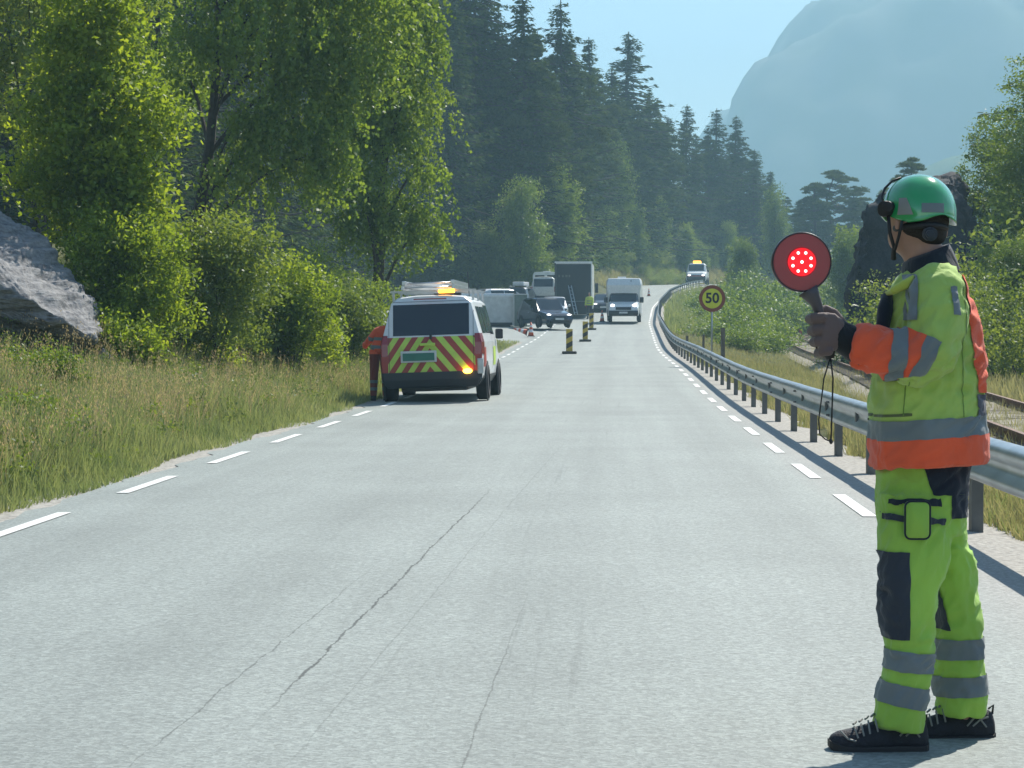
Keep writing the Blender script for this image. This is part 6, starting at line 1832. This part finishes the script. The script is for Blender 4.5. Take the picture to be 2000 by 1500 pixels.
shoe(1618, 1812, 1468, -.10); shoe(1752, 1942, 1448, .14)

# ------------------------------------------------------------ stop light paddle, held by the worker
PY = YW + HY
def Wp(u, v, d=0): return at(u, v, PY + d)
pc = Wp(1565, 512)
sp = empty('stop_light', tuple(pc), (0, 0, 0), 'round dark red hand held stop light with nine glowing red diodes', 'stop light')
M['paddle_red'] = mat('paddle_dark_red', (.32, .010, .026), .38, var=.15, scale=14, coat=.3)
M['paddle_rim'] = mat('paddle_rim', (.045, .028, .036), .4)
M['led_red'] = emis('glowing_red_lens', (1.0, .0, .012), .50, (.15, .0, .002))
M['led'] = emis('diode', (1.0, .42, .40), 2.2, (1, .3, .3))
tilt = Matrix.Rotation(R(-4), 4, 'Z')
s2 = FPX/PY
Rr = 58.5/s2
mb = MB(); n = 56
mb.rings([[Vector((r_*math.cos(2*math.pi*k/n), y_, r_*math.sin(2*math.pi*k/n))) for k in range(n)] for r_, y_ in ((Rr*.90, .022), (Rr*.985, .018), (Rr, .008), (Rr, -.010), (Rr*.985, -.018), (Rr*.955, -.018), (Rr*.945, -.012), (Rr*.5, -.012))])
mb.build('rim', M['paddle_rim'], sp, True)
mb = MB(); mb.rings([[Vector((r_*math.cos(2*math.pi*k/n), y_, r_*math.sin(2*math.pi*k/n))) for k in range(n)] for r_, y_ in ((Rr*.952, -.010), (Rr*.94, -.0145), (Rr*.5, -.0145), (Rr*.46, -.0135))])
mb.build('face', M['paddle_red'], sp)
mb = MB(); mb.tube([(0, -.010, 0), (0, -.017, 0)], 27.5/s2, 40); mb.build('lens', M['led_red'], sp)
for k in range(9):
    if k < 8: a = R(22.5 + 45*k); q = (math.cos(a)*19/s2, math.sin(a)*19/s2)
    else: q = (0, 0)
    mb = MB(); mb.ell((q[0], -.017, q[1]), (.0050, .003, .0050), 12, 8); mb.build('diode', M['led'], sp, True)
# neck and grip
g0, g1, g2, g3, g4 = Wp(1578, 566) - pc, Wp(1594, 592) - pc, Wp(1602, 615) - pc, Wp(1614, 668) - pc, Wp(1622, 700) - pc
M['grip'] = mat('dark_grip', (.075, .065, .070), .5)
mb = MB(); mb.tube([g0, (g0+g1)/2, g1, g2, g3], [.046, .036, .026, .021, .021], 18, flat=(1, .7)); mb.build('handle', M['grip'], sp, True)
mb = MB(); mb.tube([g3, (g3+g4)/2, g4], [.022, .023, .013], 16); mb.build('handle_end', M['strap'], sp, True)
c0_, = (Wp(1622, 698) - pc,)
mb = MB(); mb.tube([c0_, Wp(1609, 740) - pc, Wp(1605, 775) - pc, Wp(1599, 820) - pc, Wp(1601, 848) - pc, Wp(1612, 858) - pc, Wp(1622, 862) - pc], .0022, 6)
mb.tube([c0_, Wp(1627, 740) - pc, Wp(1625, 800) - pc, Wp(1623, 862) - pc], .0026, 6); mb.ell(Wp(1623, 862) - pc, (.006, .006, .009), 10, 8)
mb.build('wrist_cord', M['strap'], sp, True)

# ------------------------------------------------------------ the two distant people
def small_person(name, label, loc, rz, jacket, trousers, h=1.78, reach=None, vest=None, helm=None, lean=0):
    o = empty(name, loc, (0, 0, rz), label, 'person'); k = h/1.8
    o.scale = (k, k, k)
    mb = MB()
    def sh_(p):
        p = Vector(p)
        if lean and p.z > .98: dz = p.z - .98; p = Vector((p.x + dz*lean, p.y, .98 + dz*(1 - .35*abs(lean))))
        return p
    T = lambda pts, *a: mb.tube([sh_(p) for p in pts], *a)
    T([(0, 0, .98), (0, 0, 1.12), (0, 0, 1.32), (0, 0, 1.45), (0, 0, 1.50)], [.15, .135, .165, .13, .07], 16, True, (1.15, .75))
    T([(0, 0, 1.45), (0, .01, 1.60)], [.055, .05], 12); mb.ell(sh_((0, .02, 1.67)), (.075, .095, .115), 14, 10); mb.ell(sh_((0, .115, 1.66)), (.014, .02, .02), 8, 6)
    for s in (-1, 1):
        T([(s*.09, 0, .98), (s*.11, .02, .52), (s*.12, -.01, .09)], [.09, .06, .042], 12); T([(s*.12, -.04, .05), (s*.12, .17, .035)], [.045, .035], 10)
        e, hnd = ((s*.25, .02, 1.14), (s*.24, .14, .90))
        if reach and s == reach: e, hnd = ((s*.28, .05, 1.20), (s*.33, .16, 1.10))
        T([(s*.15, 0, 1.42), (s*.20, 0, 1.40), e, hnd], [.055, .05, .042, .03], 12); mb.ell(sh_(hnd), (.035, .03, .05), 10, 8)
    b = fuse(mb, 'body', .014, 3); link('body', b, M['skin'], o, True)
    def zc(name, z0, z1, m_, off, test=None): return clip_patch(b, name, plane_box(None, None, None, None, z0, z1), m_, o, off, None, 0, True, test)
    hip = lambda c: abs(c.x) < .235 or c.z > 1.25
    zc('trousers', .12, .95, M[trousers], .022, lambda c: abs(c.x) < .225)
    zc('jacket', .92, sh_((0, 0, 1.50)).z, M[jacket], .028)
    zc('shoes', -.1, .14, M['shoe'], .012)
    zc('hair', sh_((0, 0, 1.68)).z, 2, M['hair'], .012, lambda c: c.y < .07)
    if vest:
        for z0 in (1.02, 1.18): zc('reflective_band', z0, z0+.06, M['tape'], .032, lambda c: abs(c.x) < .2)
    for z0 in (.22, .36): zc('reflective_band', z0, z0+.06, M['tape'], .026)
    if helm: zc('helmet', 1.70, 2, M[helm], .022)
    return o
M['redcloth'] = cloth('dull_red_cloth', (.22, .05, .035))
x = (744-1000)/FPX*42.0
small_person('roadworker', 'person in orange jacket leaning in at the left side of the service van', (x, 41.6, max(gzs(x, 41.6), -.02)), R(0), 'hv_orange', 'redcloth', 1.78, -1, True, None, .34)
x = (1151-1000)/FPX*146.6
small_person('roadworker', 'person in yellow green vest standing at the right rear corner of the dark box truck', (x, 146.4, float(zr(146.4)) + .02), R(160), 'hv_yellow', 'knee', 1.8, None, True)
